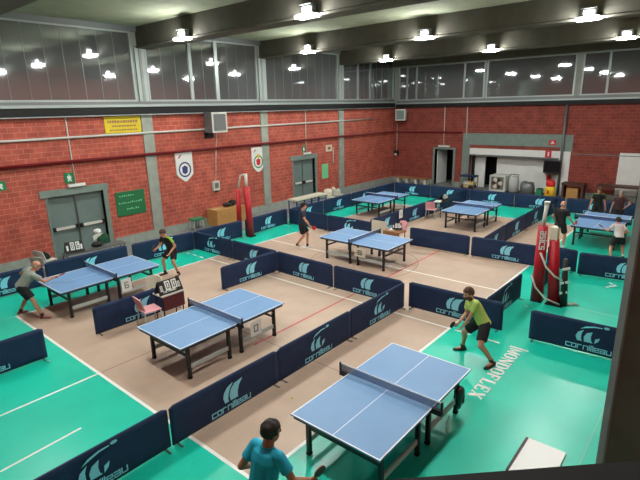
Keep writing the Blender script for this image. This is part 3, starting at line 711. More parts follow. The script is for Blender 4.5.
# ------------------------------------------------------------------ red padded volleyball posts
def vpost(x, y, far, lb):
    t = thing('volleyball_post', lb, 'post', (x, y, 0), 0, 'volleyball net posts in red pads')
    if far:
        P1, T1, H1 = V((0, 0, 0)), V((-.05, .05, 2.03)), 2.62
        P2, T2, r1, r2 = V((-.22, .42, .02)), V((-.22, .36, 1.95)), .13, .1
    else:
        P1, T1, H1 = V((-.02, .24, 0)), V((-.05, .26, 2.02)), 2.62
        P2, T2, r1, r2 = V((.03, -.16, 0)), V((.02, -.02, 1.7)), (.155, .115), (.145, .115)
    b = MB(); b.tube([P1+V((0, 0, .02)), T1], r1 if far else list(r1), M['red'], 20); b.build('pad', t)
    b = MB(); b.tube([P2+V((0, 0, .02)), T2], r2 if far else list(r2), M['red'], 20); b.build('pad', t)
    b = MB(); top = V((T1.x, T1.y-.04, H1)) if not far else V((-.05, .03, H1))
    b.tube([T1-V((0, 0, .05)), top], .05 if not far else .06, M['offwhite'], 12); b.tube([top-V((0, 0, .04)), top+V((0, 0, .02))], .07, M['offwhite'] if not far else M['rplastic'], 12); b.build('steel_post', t)
    b = MB()
    if far: b.tube([T2-V((0, 0, .05)), V((-.2, .18, 2.5)), top-V((0, 0, .08))], .035, M['offwhite'], 8); b.build('brace_strap', t)
    else:
        b.bar(T2+V((.0, 0, -.02)), T2+V((-.02, -.0, .32)), .16, .2, M['cream']); b.build('winch_cover', t)
        b = MB(); b.tube([top+V((0, -.14, -.05)), T2+V((0, -.08, .3))], .03, M['black'], 8); b.build('net_rod', t)
        b = MB(); p = [V((-.2, .22, 1.35)), V((-.2, .05, 1.0)), V((-.14, -.16, .78)), V((-.05, -.36, .68))]
        b.tube(p, .025, M['offwhite'], 8); p = [V((-.2, .38, .72)), V((-.22, .25, .42)), V((-.18, 0, .16)), V((-.1, -.34, .05))]; b.tube(p, .025, M['offwhite'], 8); b.build('strap', t)
        b = MB(); b.tube([V((-.03, -.34, 1.25)), V((-.02, -.38, .5)), V((0, -.4, .03))], [.05, .08, .1], M['black'], 10)
        b.build('rolled_net', t)
        b = MB()
        for z in (.35, .62, .98): b.bar((-.1, -.3, z), (-.06, -.47, z+.06), .02, .06, M['white'])
        b.build('net_band', t)
        b = MB(); text(b, 'asics', 0, 0, .11, .07, .03, 0, M['white'], .045); lt = b.build('lettering', t)
        lt.rotation_euler = (PI/2*0, 0, 0)
        # vertical lettering running down the pad, on the side that faces the gallery
        R_ = Matrix.Rotation(math.radians(-70), 4, 'Z') @ Matrix.Rotation(PI/2, 4, 'Y')
        lt.matrix_local = Matrix.Translation(V((-.045, .255, 1.9))+V((-.94, -.34, 0))*.136-V((.34, -.94, 0))*.055) @ R_
    b = MB(); b.box(P1.x-.14, P1.x+.14, P1.y-.14, P1.y+.12, 0, .05, M['black'])
    b.build('base_plate', t)
    if not far:
        b = MB(); b.box(P2.x-.2, P2.x+.2, P2.y-.24, P2.y+.16, 0, .04, M['black']); b.build('base_plate', t)
        b = MB()
        for k in range(5): b.tube([(.05+.05*k, -.42-.04*k, .03), (.12+.04*k, -.6, .04), (.2, -.5-.05*k, .03)], .018, M['offwhite'], 6)
        b.build('rope', t)
vpost(8.95, 10.03, True, 'red padded volleyball post by the cardboard box at the left wall')
vpost(8.98, -1.3, False, 'red padded volleyball post with white straps on the right green floor')

# ------------------------------------------------------------------ chairs, scoring tables and things around
def make_chair():
    t = thing('plastic_chair', '', 'chair', (0, 0, 0), 0, 'plastic chairs around the court')
    m = M['pink']
    b = MB()
    b.box(-.22, .22, -.22, .22, .43, .46, m); b.build('seat', t, bevel=.012)
    b = MB(); n = 8
    for k in range(n):
        a = -1+2*k/n; c = -1+2*(k+1)/n
        f0 = lambda q: (q*.22, -.2-.04*(1-q*q))
        (xa, ya), (xc, yc) = f0(a), f0(c)
        vs = [V((xa, ya, .5)), V((xc, yc, .5)), V((xc, yc-.09, .84-.05*c*c)), V((xa, ya-.09, .84-.05*a*a))]
        q = [b.bm.verts.new(v) for v in vs]+[b.bm.verts.new(v+V((0, .025, 0))) for v in vs]
        for fi in ((0, 1, 2, 3), (7, 6, 5, 4), (0, 4, 5, 1), (3, 2, 6, 7), (0, 3, 7, 4), (1, 5, 6, 2)): b.bm.faces.new([q[i] for i in fi]).material_index = b.mi(m)
    b.build('backrest', t)
    for sx in (-1, 1):
        for sy in (-1, 1):
            b = MB(); b.tube([(sx*.19, sy*.19, .43), (sx*.22, sy*.23, 0)], .016, M['stretch'], 8); b.build('leg', t)
        b = MB(); b.tube([(sx*.21, -.21, .43), (sx*.21, -.23, .52)], .014, M['stretch'], 8); b.build('back_post', t)
    return t
CH = make_chair()
def recol(root, m):
    for o in root.children:
        if o.name.split('.')[0] in ('seat', 'backrest'):
            o.data = o.data.copy(); o.data.materials[0] = m
CH.location = (1.84, 5.7, 0); CH.rotation_euler.z = math.radians(-96); CH['label'] = 'pink plastic chair left of the flip scoreboard in front of the navy barrier'
k = dup(CH, (2.4, 6.62, 0), math.radians(115), 'cream plastic chair behind the flip scoreboard, under the leftmost table end'); recol(k, M['cream'])
dup(CH, (11.52, 4.72, 0), math.radians(65), 'pink plastic chair at the far right end of the middle table')
dup(CH, (15.92, 5.6, 0), math.radians(-80), 'pink plastic chair left of the far scoring table')
k = dup(CH, (1.95, 12.0, 0), math.radians(-70), 'white plastic chair with dark coat by the left wall'); recol(k, M['offwhite'])
k = dup(CH, (3.9, 12.1, 0), math.radians(180), 'white plastic chair under the green jacket at the nearest double door'); recol(k, M['offwhite'])
k = dup(CH, (15.75, 11.4, 0), math.radians(150), 'cream chair, left of the two beyond the left barriers'); recol(k, M['cream'])
k = dup(CH, (16.6, 11.5, 0), math.radians(200), 'cream chair, right of the two beyond the left barriers'); recol(k, M['cream'])
def jacket(x, y, z, rz, m, lb, s=1):
    b = MB()
    rings = [((0, 0, .0), .26, .1), ((0, .01, .14), .27, .13), ((0, .02, .28), .25, .14), ((.01, .02, .36), .2, .1), ((.02, .02, .42), .1, .07)]
    b.loft([(V(c)*s, (1, 0, 0), (0, 1, 0), rx*s, ry*s) for c, rx, ry in rings], m)
    b.cone(V((.2, .03, .33))*s, V((.29, .1, .08))*s, .07*s, .06*s, m); b.cone(V((-.2, .03, .33))*s, V((-.3, .1, .1))*s, .07*s, .06*s, m)
    b.cone(V((-.05, .02, .4))*s, V((.08, .0, .42))*s, .06*s, .06*s, m)
    o = b.build('jacket', loc=(x, y, z), rotz=rz)
    rm = o.modifiers.new('Remesh', 'REMESH'); rm.mode = 'VOXEL'; rm.voxel_size = .02
    return tag(o, lb, 'jacket')
GJ = mat('jacket_green', (10, 74, 46), .8, var=.2, scale=9)
jacket(3.95, 12.12, .48, .3, GJ, 'dark green jacket bundled on a chair at the nearest double door', .85)
b = MB(); b.ball((0, 0, .05), (.13, .1, .08), M['white']); b.box(-.06, .06, -.19, -.08, .02, .035, M['white']); tag(b.build('cap', loc=(3.72, 12.06, .98)), 'white cap lying on top of the green jacket', 'cap')
jacket(1.9, 12.03, .47, -.9, M['black'], 'black coat on the white chair by the left wall', .55)

def score_table(x, y, rz, w, dpt, h, top, skirt, lb, grp='scoring tables'):
    t = thing('scoring_table', lb, 'table', (x, y, 0), rz, grp)
    b = MB(); b.box(-w/2, w/2, -dpt/2, dpt/2, h-.03, h, top); b.build('tabletop', t)
    for sx in (-1, 1):
        for sy in (-1, 1):
            b = MB(); b.tube([(sx*(w/2-.05), sy*(dpt/2-.05), h-.03), (sx*(w/2-.04), sy*(dpt/2-.04), 0)], .015, M['black'], 8); b.build('leg', t)
    if skirt:
        b = MB(); b.box(-w/2+.02, w/2-.02, -dpt/2-.008, -dpt/2+.006, h-.38, h-.03, skirt); b.build('front_panel', t)
    return t
score_table(2.42, 5.74, 0, .62, .42, .7, M['offwhite'], M['maroon'], 'small scoring table with dark red front under the near flip scoreboard')
score_table(16.85, 5.55, 0, 1.2, .5, .7, M['black'], None, 'black scoring table between the far pink chair and barrier')
score_table(10.95, 4.5, math.radians(-90), .7, .5, .66, M['wood'], M['wood'], 'small brown scoring table at the right end of the middle table')
score_table(3.15, 11.15, math.radians(-3), 1.95, .45, .72, M['steelgrey'], None, 'long grey table behind the barrier at the nearest double door')
def flip_board(x, y, z, rz, w, h, lb, txt, digits='00'):
    t = thing('flip_scoreboard', lb, 'scoreboard', (x, y, z), rz, 'flip scoreboards')
    b = MB()
    for s in (-1, 1):
        v = [V((-w/2, s*.13, 0)), V((w/2, s*.13, 0)), V((w/2-.03, s*.015, h)), V((-w/2+.03, s*.015, h))]
        q = [b.bm.verts.new(p) for p in v]+[b.bm.verts.new(p+V((0, -s*.012, 0))) for p in v]
        for fi in ((0, 1, 2, 3), (7, 6, 5, 4), (0, 4, 5, 1), (3, 2, 6, 7), (0, 3, 7, 4), (1, 5, 6, 2)): b.bm.faces.new([q[i] for i in fi]).material_index = b.mi(M['black'])
    b.build('stand', t)
    tilt = math.atan2(.115, h)
    lay = [(-.33, .08, .15), (-.16, .17, .24), (.06, .17, .24), (.25, .08, .15)]
    for k, (u, cw, chh) in enumerate(lay):
        u *= w/.8; cw *= w/.8; chh *= h/.34
        b = MB(); b.box(0, cw, -.006, 0, 0, chh, M['white']); c = b.build('flip_card', t)
        c.location = (u, -.13+math.tan(tilt)*h*.28-.004, h*.28); c.rotation_euler.x = -tilt
        if k in (1, 2) or txt:
            b = MB(); text(b, digits[0] if k < 2 else digits[1], cw*.3, chh*.2, chh*.6, cw*.4, cw*.14, -.007, M['black']); b.build('numeral', c)
    if txt:
        b = MB(); text(b, 'cornilleau', -.25*w/.8, 0, .035, .03, .011, 0, M['white'], .014); lt = b.build('lettering', t)
        lt.location = (0, -.13+math.tan(tilt)*.05-.003, .05); lt.rotation_euler.x = -tilt
flip_board(2.42, 5.72, .7, 0, .66, .32, 'black flip scoreboard reading zero zero beside the pink chair', True)
flip_board(2.5, 11.12, .725, math.radians(-12), .56, .36, 'flip scoreboard with two white cards on the long table by the left wall', False, '06')
b = MB(); b.ball((0, 0, .09), (.2, .12, .1), M['black']); b.tube([(-.1, 0, .16), (0, 0, .27), (.1, 0, .16)], .014, M['black'], 6); tag(b.build('bag', loc=(3.25, 11.15, .72)), 'black bag standing on the long table at the nearest double door', 'bag')
k = dup(CH, (1.62, 11.35, 0), math.radians(-55), 'white plastic chair just behind the barrier, left of the long grey table'); recol(k, M['offwhite'])
# items on far scoring tables
def small_stuff(x, y, z, lb, m, w=.3, d_=.22, h=.04, nm='paper_stack', cat='papers', rz=.2):
    b = MB(); b.box(-w/2, w/2, -d_/2, d_/2, 0, h*.6, m); b.box(-w/2+.02, w/2-.01, -d_/2+.01, d_/2-.02, h*.6, h, M['white']); return tag(b.build(nm, loc=(x, y, z), rotz=rz), lb, cat)
small_stuff(16.5, 5.6, .7, 'white paper sheets on the left of the far black scoring table', M['white'], .36, .28)
flip_board(17.0, 5.56, .7, 0, .5, .28, 'small dark flip scoreboard on the far black scoring table', False)
small_stuff(10.95, 4.6, .66, 'papers on the brown scoring table of the middle court', M['cream'], .3, .2)
flip_board(11.05, 4.45, .7, math.radians(-60), .36, .22, 'small flip scoreboard on the brown scoring table of the middle court', False)
# white panel board by the middle table
t = thing('panel_board', 'white panel board standing behind the far end of the middle table', 'board', (11.3, 5.45, 0), math.radians(-92))
b = MB(); b.box(-.28, .4, -.02, .02, .12, .82, M['cream']); b.build('panel', t)
for s in (-.25, .37):
    b = MB(); b.box(s-.02, s+.02, -.18, .18, 0, .03, M['offwhite']); b.box(s-.015, s+.015, .02, .05, .03, .6, M['offwhite']); b.build('foot', t)
# cream coats / bags on the chairs beyond the left barrier
jacket(15.75, 11.4, .47, .5, M['cream'], 'cream coat on the left one of the far cream chairs', .6)
jacket(16.6, 11.5, .47, -.2, M['offwhite'], 'off white coat on the right one of the far cream chairs', .6)
b = MB(); b.ball((0, 0, .12), (.2, .14, .14), M['black']); b.tube([(-.1, 0, .22), (0, 0, .34), (.1, 0, .22)], .015, M['black'], 6); tag(b.build('bag', loc=(17.1, 11.4, .0)), 'small black bag beside the far cream chairs', 'bag')
# low barred trolley at the farther double door
t = thing('equipment_trolley', 'long grey trolley with pale top and navy bars below the farther double door', 'trolley', (14.15, 11.52, 0))
b = MB(); b.box(-1.15, 1.15, -.3, .3, .66, .72, M['cream']); b.build('top', t)
for s in (-1.1, -.55, 0, .55, 1.1):
    b = MB(); b.bar((s, -.27, .66), (s, -.27, .0), .04, .04, M['bluetext']); b.bar((s, .27, .66), (s, .27, 0), .04, .04, M['bluetext']); b.build('upright', t)
b = MB(); b.bar((-1.1, -.27, .3), (1.1, -.27, .3), .03, .04, M['bluetext']); b.bar((-1.1, -.27, .5), (1.1, -.27, .5), .03, .04, M['bluetext']); b.build('rail', t)
# cardboard box and black bag
t = thing('cardboard_box', 'large brown cardboard box against the left wall', 'box', (9.98, 12.85, 0))
b = MB(); b.box(-.78, .82, -.38, .36, 0, .72, M['card']); b.build('carton', t, bevel=.008)
b = MB(); b.box(-.78, .82, -.03, .03, .72, .723, M['cream']); b.build('tape', t)
b = MB(); b.ball((-.18, 0, .1), (.26, .16, .1), M['black']); b.ball((.15, .02, .14), (.24, .15, .14), M['black']); b.tube([(-.1, -.1, .15), (.0, -.12, .3), (.15, -.1, .22)], .018, M['black'], 6)
o = b.build('bag', loc=(10.25, 12.82, .725)); tag(o, 'black sports bag lying on the cardboard box', 'bag')
# green bin / stool by the wall
t = thing('stool', 'green topped stool with grey frame against the left wall', 'stool', (8.3, 12.75, 0))
b = MB(); b.box(-.28, .28, -.2, .2, .46, .54, M['gplastic']); b.build('seat', t, bevel=.02)
for sx in (-1, 1):
    for sy in (-1, 1):
        b = MB(); b.tube([(sx*.22, sy*.15, .46), (sx*.25, sy*.18, 0)], .02, M['stretch'], 8); b.build('leg', t)
b = MB(); b.tube([(0, 0, .46), (0, 0, .1)], [.16, .12], M['steelgrey'], 12); b.build('basket', t)

# back area: bench, crate, machines, toy, tables
t = thing('bench', 'long brown wooden bench with white legs in the far corner', 'bench', (24.0, 11.2, 0))
b = MB(); b.box(-.25, .25, -1.15, 1.15, .42, .5, M['wood']); b.build('seat', t)
for s in (-1, -.35, .3, .95):
    b = MB(); b.box(-.2, .2, s-.07, s+.07, 0, .42, M['offwhite']); b.build('leg', t)
t = thing('ball_bin', 'bin full of yellow and dark balls below a navy lid beside the concrete pier', 'bin', (24.3, 7.5, 0))
b = MB(); b.box(-.3, .3, -.46, .46, .78, .86, M['navy']); b.build('lid', t)
for s in (-1, 1):
    for q in (-1, 1):
        b = MB(); b.box(s*.28-.02, s*.28+.02, q*.44-.02, q*.44+.02, 0, .78, M['steelgrey']); b.build('post', t)
b = MB(); b.box(-.3, .3, -.46, .46, 0, .06, M['steelgrey']); b.bar((-.29, -.44, .55), (-.29, .44, .55), .02, .03, M['steelgrey']); b.bar((-.29, -.44, .3), (-.29, .44, .3), .02, .03, M['steelgrey']); b.build('cage', t)
rng = random.Random(5)
for k in range(18):
    b = MB(); m = rng.choice([M['yplastic'], M['offwhite'], M['black'], M['yplastic'], M['dwood']])
    b.ball((0, 0, 0), .115, m); nm = {id(M['yplastic']): 'yellow', id(M['offwhite']): 'white', id(M['black']): 'black', id(M['dwood']): 'brown'}[id(m)]
    o = b.build('ball', loc=(24.3-.14+.27*(k % 2), 7.5-.32+.16*((k//2) % 5)*1.0, .18+.2*(k//10)+.03*rng.random()))
    tag(o, nm+' ball in the wire bin beside the concrete pier', 'ball', nm+' balls in the bin')
t = thing('washing_machine', 'white machine with a round patterned door in front of the white alcove', 'machine', (24.35, 5.68, 0))
b = MB(); b.box(-.32, .5, -.46, .46, .08, 1.0, M['offwhite']); b.build('cabinet', t, bevel=.02)
b = MB(); b.box(-.34, -.32, -.36, .36, .2, .92, M['steelgrey']); b.build('front_panel', t)
b = MB()
for a in range(6):
    q = a*PI/3; b.ball((-.35, .2*math.cos(q), .56+.22*math.sin(q)), (.02, .12, .13), M['cream'] if a % 2 else M['dwood'])
b.build('pattern', t)
for sx in (-.25, .42):
    for sy in (-.45, .45):
        b = MB(); b.box(sx-.03, sx+.03, sy-.03, sy+.03, 0, .08, M['black']); b.build('foot', t)
t = thing('cleaning_machine', 'pale grey upright cleaning machine right of the white machine', 'machine', (24.4, 4.86, 0))
b = MB(); b.loft([((0, 0, .05), (0, 1, 0), (1, 0, 0), .28, .28), ((0, 0, .5), (0, 1, 0), (1, 0, 0), .28, .27), ((0, 0, .85), (0, 1, 0), (1, 0, 0), .26, .24), ((0, 0, .98), (0, 1, 0), (1, 0, 0), .18, .16)], M['stretch']); b.build('tank', t)
b = MB(); b.tube([(0, -.2, .8), (.0, -.25, 1.08), (0, .2, 1.08), (0, .2, .85)], .02, M['black'], 8); b.build('handle', t)
b = MB(); b.box(-.28, .28, -.29, .29, 0, .09, M['black']); b.build('base', t)
t = thing('covered_heap', 'grey tarpaulin covered heap against the white alcove wall', 'tarpaulin', (24.45, 4.1, 0))
b = MB(); b.loft([((0, 0, 0), (0, 1, 0), (1, 0, 0), .4, .35), ((0, 0, .4), (0, 1, 0), (1, 0, 0), .4, .33), ((0, .02, .58), (0, 1, 0), (1, 0, 0), .36, .28), ((0, -.05, .7), (0, 1, 0), (1, 0, 0), .26, .16)], M['steelgrey']); b.ball((0, .16, .64), (.2, .2, .12), M['steelgrey']); b.build('sheet', t)
t = thing('toy_figure', 'red and yellow plastic toy stand below the television', 'toy', (24.2, 2.84, 0))
b = MB(); b.loft([((0, 0, 0), (0, 1, 0), (1, 0, 0), .3, .26), ((0, 0, .45), (0, 1, 0), (1, 0, 0), .27, .22), ((0, 0, .58), (0, 1, 0), (1, 0, 0), .2, .16)], M['yplastic']); b.build('body', t)
b = MB(); b.ball((0, 0, .74), (.18, .25, .25), M['rplastic']); b.build('top', t)
b = MB(); b.box(-.27, -.2, .0, .08, .2, .4, M['rplastic']); b.build('patch', t)
b = MB(); b.box(-.18, .18, -.14, .16, 0, .42, M['gplastic']); b.box(-.19, .19, -.15, .17, .38, .42, M['gplastic']); tag(b.build('crate', loc=(24.2, 3.36, 0), bevel=.01), 'green plastic crate left of the red and yellow toy', 'crate')
def dtable(x, y, w, h, m, panel, lb):
    t = thing('side_table', lb, 'table', (x, y, 0), 0, 'brown tables at the back wall')
    b = MB(); b.box(-.35, .35, -w/2, w/2, h-.09, h, m); b.build('tabletop', t)
    for sy in (-1, 1):
        b = MB(); b.box(-.32, .32, sy*(w/2-.08)-.05, sy*(w/2-.08)+.05, 0, h-.09, m); b.build('leg', t)
    if panel:
        b = MB(); b.box(-.2, .2, -w/2+.3, w/2-.25, 0, h-.25, M['card']); tag(b.build('box', loc=(x, y, 0)), 'light brown box tucked under the dark table at the back wall', 'box')
dtable(24.3, 1.7, 1.1, .86, M['dwood'], True, 'dark brown table at the back wall right of the grey pipe')
dtable(24.3, -.35, 1.9, .9, M['dwood'], False, 'long dark table at the back wall behind the onlookers')
b = MB(); b.ball((0, 0, .09), (.16, .28, .1), M['white']); b.ball((0, .16, .14), (.1, .14, .08), M['white']); tag(b.build('bag', loc=(20.95, -1.45, .0)), 'white bag behind the back row of barriers', 'bag')

# ------------------------------------------------------------------ small floor things
t = thing('floor_panel', 'white flat board with black edge lying at the bottom right', 'board', (2.85, -2.93, 0))
b = MB(); b.box(-.5, .38, -.26, .27, 0, .035, mat('board_white', (246, 250, 248), .5)); b.build('board', t); b = MB(); b.box(-.5, .38, .272, .31, 0, .04, M['black']); b.build('edge_strip', t)
t = thing('water_bottle', 'clear plastic water bottle on the green floor under the nearest table', 'bottle', (2.62, -1.62, 0))
b = MB(); b.tube([(0, 0, 0), (0, 0, .02), (0, 0, .2), (0, 0, .25), (0, 0, .285)], [.035, .04, .04, .018, .016], M['clear'], 14); b.build('body', t)
b = MB(); b.tube([(0, 0, .285), (0, 0, .31)], .018, M['white'], 10); b.build('cap', t)
b = MB()
b.loft([((0, 0, .26), (1, 0, 0), (0, 1, 0), .04, .03), ((-.01, 0, .36), (1, 0, 0), (0, 1, 0), .08, .05), ((.01, 0, .52), (1, 0, 0), (0, 1, 0), .12, .07), ((-.02, 0, .6), (1, 0, 0), (0, 1, 0), .12, .07), ((-.03, 0, .65), (1, 0, 0), (0, 1, 0), .06, .04)], M['black'])
b.cone((.05, -.02, .55), (.09, -.03, .34), .045, .03, M['black']); b.tube([(-.03, 0, .64), (-.03, .03, .69), (-.03, .09, .7)], .01, M['black'], 6)
b.bar((.01, -.06, .34), (.02, -.075, .5), .012, .015, M['maroon'])
tag(b.build('bag', loc=(2.98, -1.62, 0.0), rotz=.1), 'black bag hanging from the edge of the nearest table', 'bag')
ballm = M['white']
for x, y, lb in ((-.44, 5.85, 'white ball on the green floor by the left barrier'), (11.05, -2.3, 'white ball on the green floor right of the red post'), (6.9, -1.75, 'white ball on the green floor behind the short barrier'), (8.35, -1.0, 'white ball near the foot of the red post'), (1.75, .95, 'orange ball on the tan floor beyond the nearest table')):
    b = MB(); b.ball((0, 0, .02), .02, M['yplastic'] if 'orange' in lb else ballm); tag(b.build('table_tennis_ball', loc=(x, y, 0.001)), lb, 'ball', 'loose table tennis balls')
rng = random.Random(8)
for k in range(4):
    b = MB(); b.box(-.06, .06, -.04, .04, 0, .004, M['white']); b.box(-.02, .05, -.03, .0, .004, .01, M['white'])
    tag(b.build('paper_scrap', loc=(11.2+.12*k-.1, -2.25+.1*rng.uniform(-1, 1)-.06*k, .0), rotz=rng.uniform(0, 3)), 'one of the white scraps scattered on green floor right of red post', 'paper', 'white scraps on the green floor')
# ------------------------------------------------------------------ people
def ik(a, c, l1, l2, hint):
    d = c-a; L = d.length
    if L > (l1+l2)*.995: c = a+d*((l1+l2)*.995/L); d = c-a; L = d.length
    t = (l1*l1-l2*l2+L*L)/(2*L); h = math.sqrt(max(0, l1*l1-t*t)); n = d.normalized()
    hv = hint-n*hint.dot(n); hv.normalize()
    return a+n*t+hv*h, c
def frozen(o, voxel, smooth=3, name=None):
    rm = o.modifiers.new('Remesh', 'REMESH'); rm.mode = 'VOXEL'; rm.voxel_size = voxel
    s = o.modifiers.new('Smooth', 'SMOOTH'); s.factor = .5; s.iterations = smooth
    dg = bpy.context.evaluated_depsgraph_get(); dg.update()
    me = bpy.data.meshes.new_from_object(o.evaluated_get(dg)); me.name = o.name
    o.modifiers.clear(); old = o.data; o.data = me; bpy.data.meshes.remove(old)
    for p in me.polygons: p.use_smooth = True
    return o
def person(label, loc, yawd, S=1., pelvis=(0, 0, .92), neck=None, twist=0, feet=((0, .13), (0, -.13)), fyaw=(10, -10), hands=((.1, .3, .85), (.1, -.3, .85)),
           look=(0, 0), heels=(0, 0), shirt=(100, 100, 100), shirt2=None, shorts=(25, 25, 28), shoes=(30, 30, 32), sock=(225, 225, 220), hair='hair', bald=False, skin='skin',
           racket=None, rdir=None, build=1., fine=False, longhem=0, kb=None, eb=None, beard=False, cap=None, group=None, sleeves=.62, rsd=(235, 70, 60)):
    """local frame: +x forward, +y left, z up; all lengths for a 1.75 m adult, scaled by S"""
    vox = .0075 if fine else .011
    t = thing('person', label, 'person', (loc[0], loc[1], 0), math.radians(yawd), group)
    t.scale = (S, S, S)
    P = V(pelvis); Nk = V(neck) if neck else P+V((.02, 0, .52))
    up = (Nk-P).normalized(); a = math.radians(twist)
    ax0 = V((0, 1, 0)); hs = ax0
    side = V((-math.sin(a), math.cos(a), 0)); side = (side-up*side.dot(up)).normalized(); fwd = side.cross(up).normalized()
    fw0 = V((1, 0, 0)); fw0 = (fw0-up*fw0.dot(up)).normalized()
    sk = M[skin]; k = build
    mid = (P+Nk)/2-fwd*.02
    sh = [Nk+side*s*.17*k-up*.065 for s in (1, -1)]
    hip = [P+hs*s*.088*k-V((0, 0, .02)) for s in (1, -1)]
    lf = math.radians(look[0]); lp = math.radians(look[1])
    hd = V((math.cos(lf)*math.cos(lp), math.sin(lf)*math.cos(lp), math.sin(lp)))
    hside = V((0, 0, 1)).cross(hd).normalized(); hup = hd.cross(hside)
    Hc = Nk+up*.042+hup*.092+hd*.03      # centre of the head
    hR = Matrix((hd, hside, hup)).transposed()
    H = lambda x, y, z: Hc+hR @ V((x, y, z))
    ank = []; knee = []; elb = []; wri = []
    for i, s in enumerate((1, -1)):
        fa = math.radians(fyaw[i]); ft = V((math.cos(fa), math.sin(fa), 0))
        an = V((feet[i][0], feet[i][1], .085+heels[i]))
        kn, an = ik(hip[i], an, .43, .425, (ft*1.0+V((0, 0, .15))) if not kb or not kb[i] else V(kb[i]))
        ank.append((an, ft)); knee.append(kn)
        hint = -fw0*.6-V((0, 0, .7))+hs*s*.35
        if eb and eb[i]: hint = V(eb[i])
        el, wr = ik(sh[i], V(hands[i]), .29, .255, hint)
        elb.append(el); wri.append(wr)
    # ---- body: one skin from head to ankles
    b = MB()
    b.loft([(P-V((0, 0, .09)), hs, fw0, .1*k, .09*k), (P, hs, fw0, .155*k, .11*k), (P*.65+Nk*.35-fwd*.01, (hs+side).normalized(), fwd, .135*k, .1*k), (P*.3+Nk*.7, side, fwd, .155*k, .108*k), (P*.14+Nk*.86, side, fwd, .15*k, .09*k), (Nk-up*.02, side, fwd, .075, .06)], sk)
    b.cone(Nk-up*.06, Hc-hup*.06-hd*.02, .066, .06, sk)
    for i in (0, 1):
        b.cone(sh[i], elb[i], .052*k, .042, sk); b.cone(elb[i], wri[i], .042, .028, sk); b.cone(sh[i], Nk-up*.05, .05*k, .05*k, sk)
        b.cone(hip[i], knee[i], .088*k, .056, sk)
        calf = knee[i]*.68+ank[i][0]*.32-ank[i][1]*.012
        b.cone(knee[i], calf, .054, .056, sk); b.cone(calf, ank[i][0], .054, .037, sk)
        b.cone(ank[i][0]-V((0, 0, .03)), ank[i][0]+ank[i][1]*.13-V((0, 0, .05)), .036, .025, sk)
    # head
    b.ball(H(-.005, 0, .025), (.098, .078, .1), sk, hR, 3); b.ball(H(.022, 0, -.045), (.07, .06, .075), sk, hR, 3); b.ball(H(.05, 0, -.095), (.032, .035, .025), sk, hR)
    b.cone(H(.085, 0, .015), H(.108, 0, -.022), .011, .016, sk)
    for s in (1, -1): b.ball(H(-.01, s*.08, -.01), (.022, .012, .034), sk, hR)
    # hands
    grips = []
    for i, s in enumerate((1, -1)):
        dr = (wri[i]-elb[i]).normalized()
        hold = racket is not None and i == racket
        if hold: ra = V(rdir).normalized()
        else: ra = dr.cross(V((0, 0, 1))); ra = (ra if ra.length > .1 else hs).normalized()
        ra2 = (ra-dr*ra.dot(dr)); ra2 = ra2.normalized() if ra2.length > .15 else dr.cross(V((0, 0, 1))).normalized()
        nn = dr.cross(ra2).normalized()
        if not hold and nn.dot(-hs*s) < 0 and not hold: nn = -nn; ra2 = -ra2
        pc = wri[i]+dr*.055
        b.cone(wri[i], wri[i]+dr*.03, .026, .026, sk)
        for q in (-.026, -.009, .009, .026): b.cone(wri[i]+dr*.03+ra2*q*.6, pc+dr*.035+ra2*q, .0145, .0125, sk)
        rf = .0085 if fine else .0105
        for q, fl in ((-.028, .8), (-.0095, .95), (.0095, 1.), (.028, .9)):
            k0 = pc+dr*.036+ra2*q*1.06
            if hold:
                k1 = k0+(dr*.026+nn*.02)*fl; k2 = k1+(nn*.026-dr*.012)*fl; k3 = k2+(-dr*.026)*fl
            else:
                k1 = k0+(dr*.034+nn*.01)*fl; k2 = k1+(dr*.022+nn*.016)*fl; k3 = k2+(dr*.01+nn*.018)*fl
            b.cone(k0, k1, rf*1.1, rf, sk, 8); b.cone(k1, k2, rf, rf*.95, sk, 8); b.cone(k2, k3, rf*.95, rf*.85, sk, 8)
        t0 = wri[i]+dr*.03+ra2*.026; t1 = t0+dr*.03+ra2*.022+nn*.014; t2 = t1+dr*.028+nn*.012-ra2*(.006 if hold else 0)
        b.cone(t0, t1, rf*1.3, rf*1.1, sk, 8); b.cone(t1, t2, rf*1.1, rf*.9, sk, 8)
        if hold: grips.append((pc+dr*.018+nn*.026, ra, nn))
    body = frozen(b.build('body', t), vox, 3)
    body.data.materials.clear(); body.data.materials.append(sk); body.data.materials.append(M['lips'])
    if beard: body.data.materials.append(M[hair])
    for p in body.data.polygons:
        q = hR.transposed() @ (p.center-Hc)
        p.material_index = 0
        if beard and q.x > -.03 and q.z < -.035 and q.z > -.135 and abs(q.y) < .075 and (q.x > .02 or q.z < -.05): p.material_index = 2
        if q.x > .075 and abs(q.z+.06) < .009 and abs(q.y) < .026: p.material_index = 1
    for s in (1, -1):
        e = MB(); e.ball(H(.082, s*.031, .018), (.012, .015, .008), M['eye'], hR); e.build('eye', t)
        e = MB(); e.cone(H(.088, s*.018, .036), H(.078, s*.048, .036), .005, .004, M[hair if not bald else 'hairb'], 6); e.build('eyebrow', t)
    # ---- hair or cap
    e = MB()
    if not bald:
        e.ball(H(-.014, 0, .034), (.11, .092, .106), M[hair], hR, 4)
        for v in e.bm.verts:
            q = hR.transposed() @ (v.co-Hc)
            line = .062 if q.x > .03 else (-.005 if q.x > -.02 else -.06)
            if q.z < line: v.co = Hc+hR @ V((q.x*.82, q.y*.82, min(q.z, line)*.9))
            else:
                n_ = .004*math.sin(q.x*90+q.y*60)+.003*math.sin(q.y*130-q.z*80); v.co += (v.co-Hc).normalized()*(n_+.004)
        e.build('hair', t)
    else:
        for s in (1, -1): e.ball(H(-.045, s*.055, -.005), (.048, .026, .035), M[hair], hR, 3)
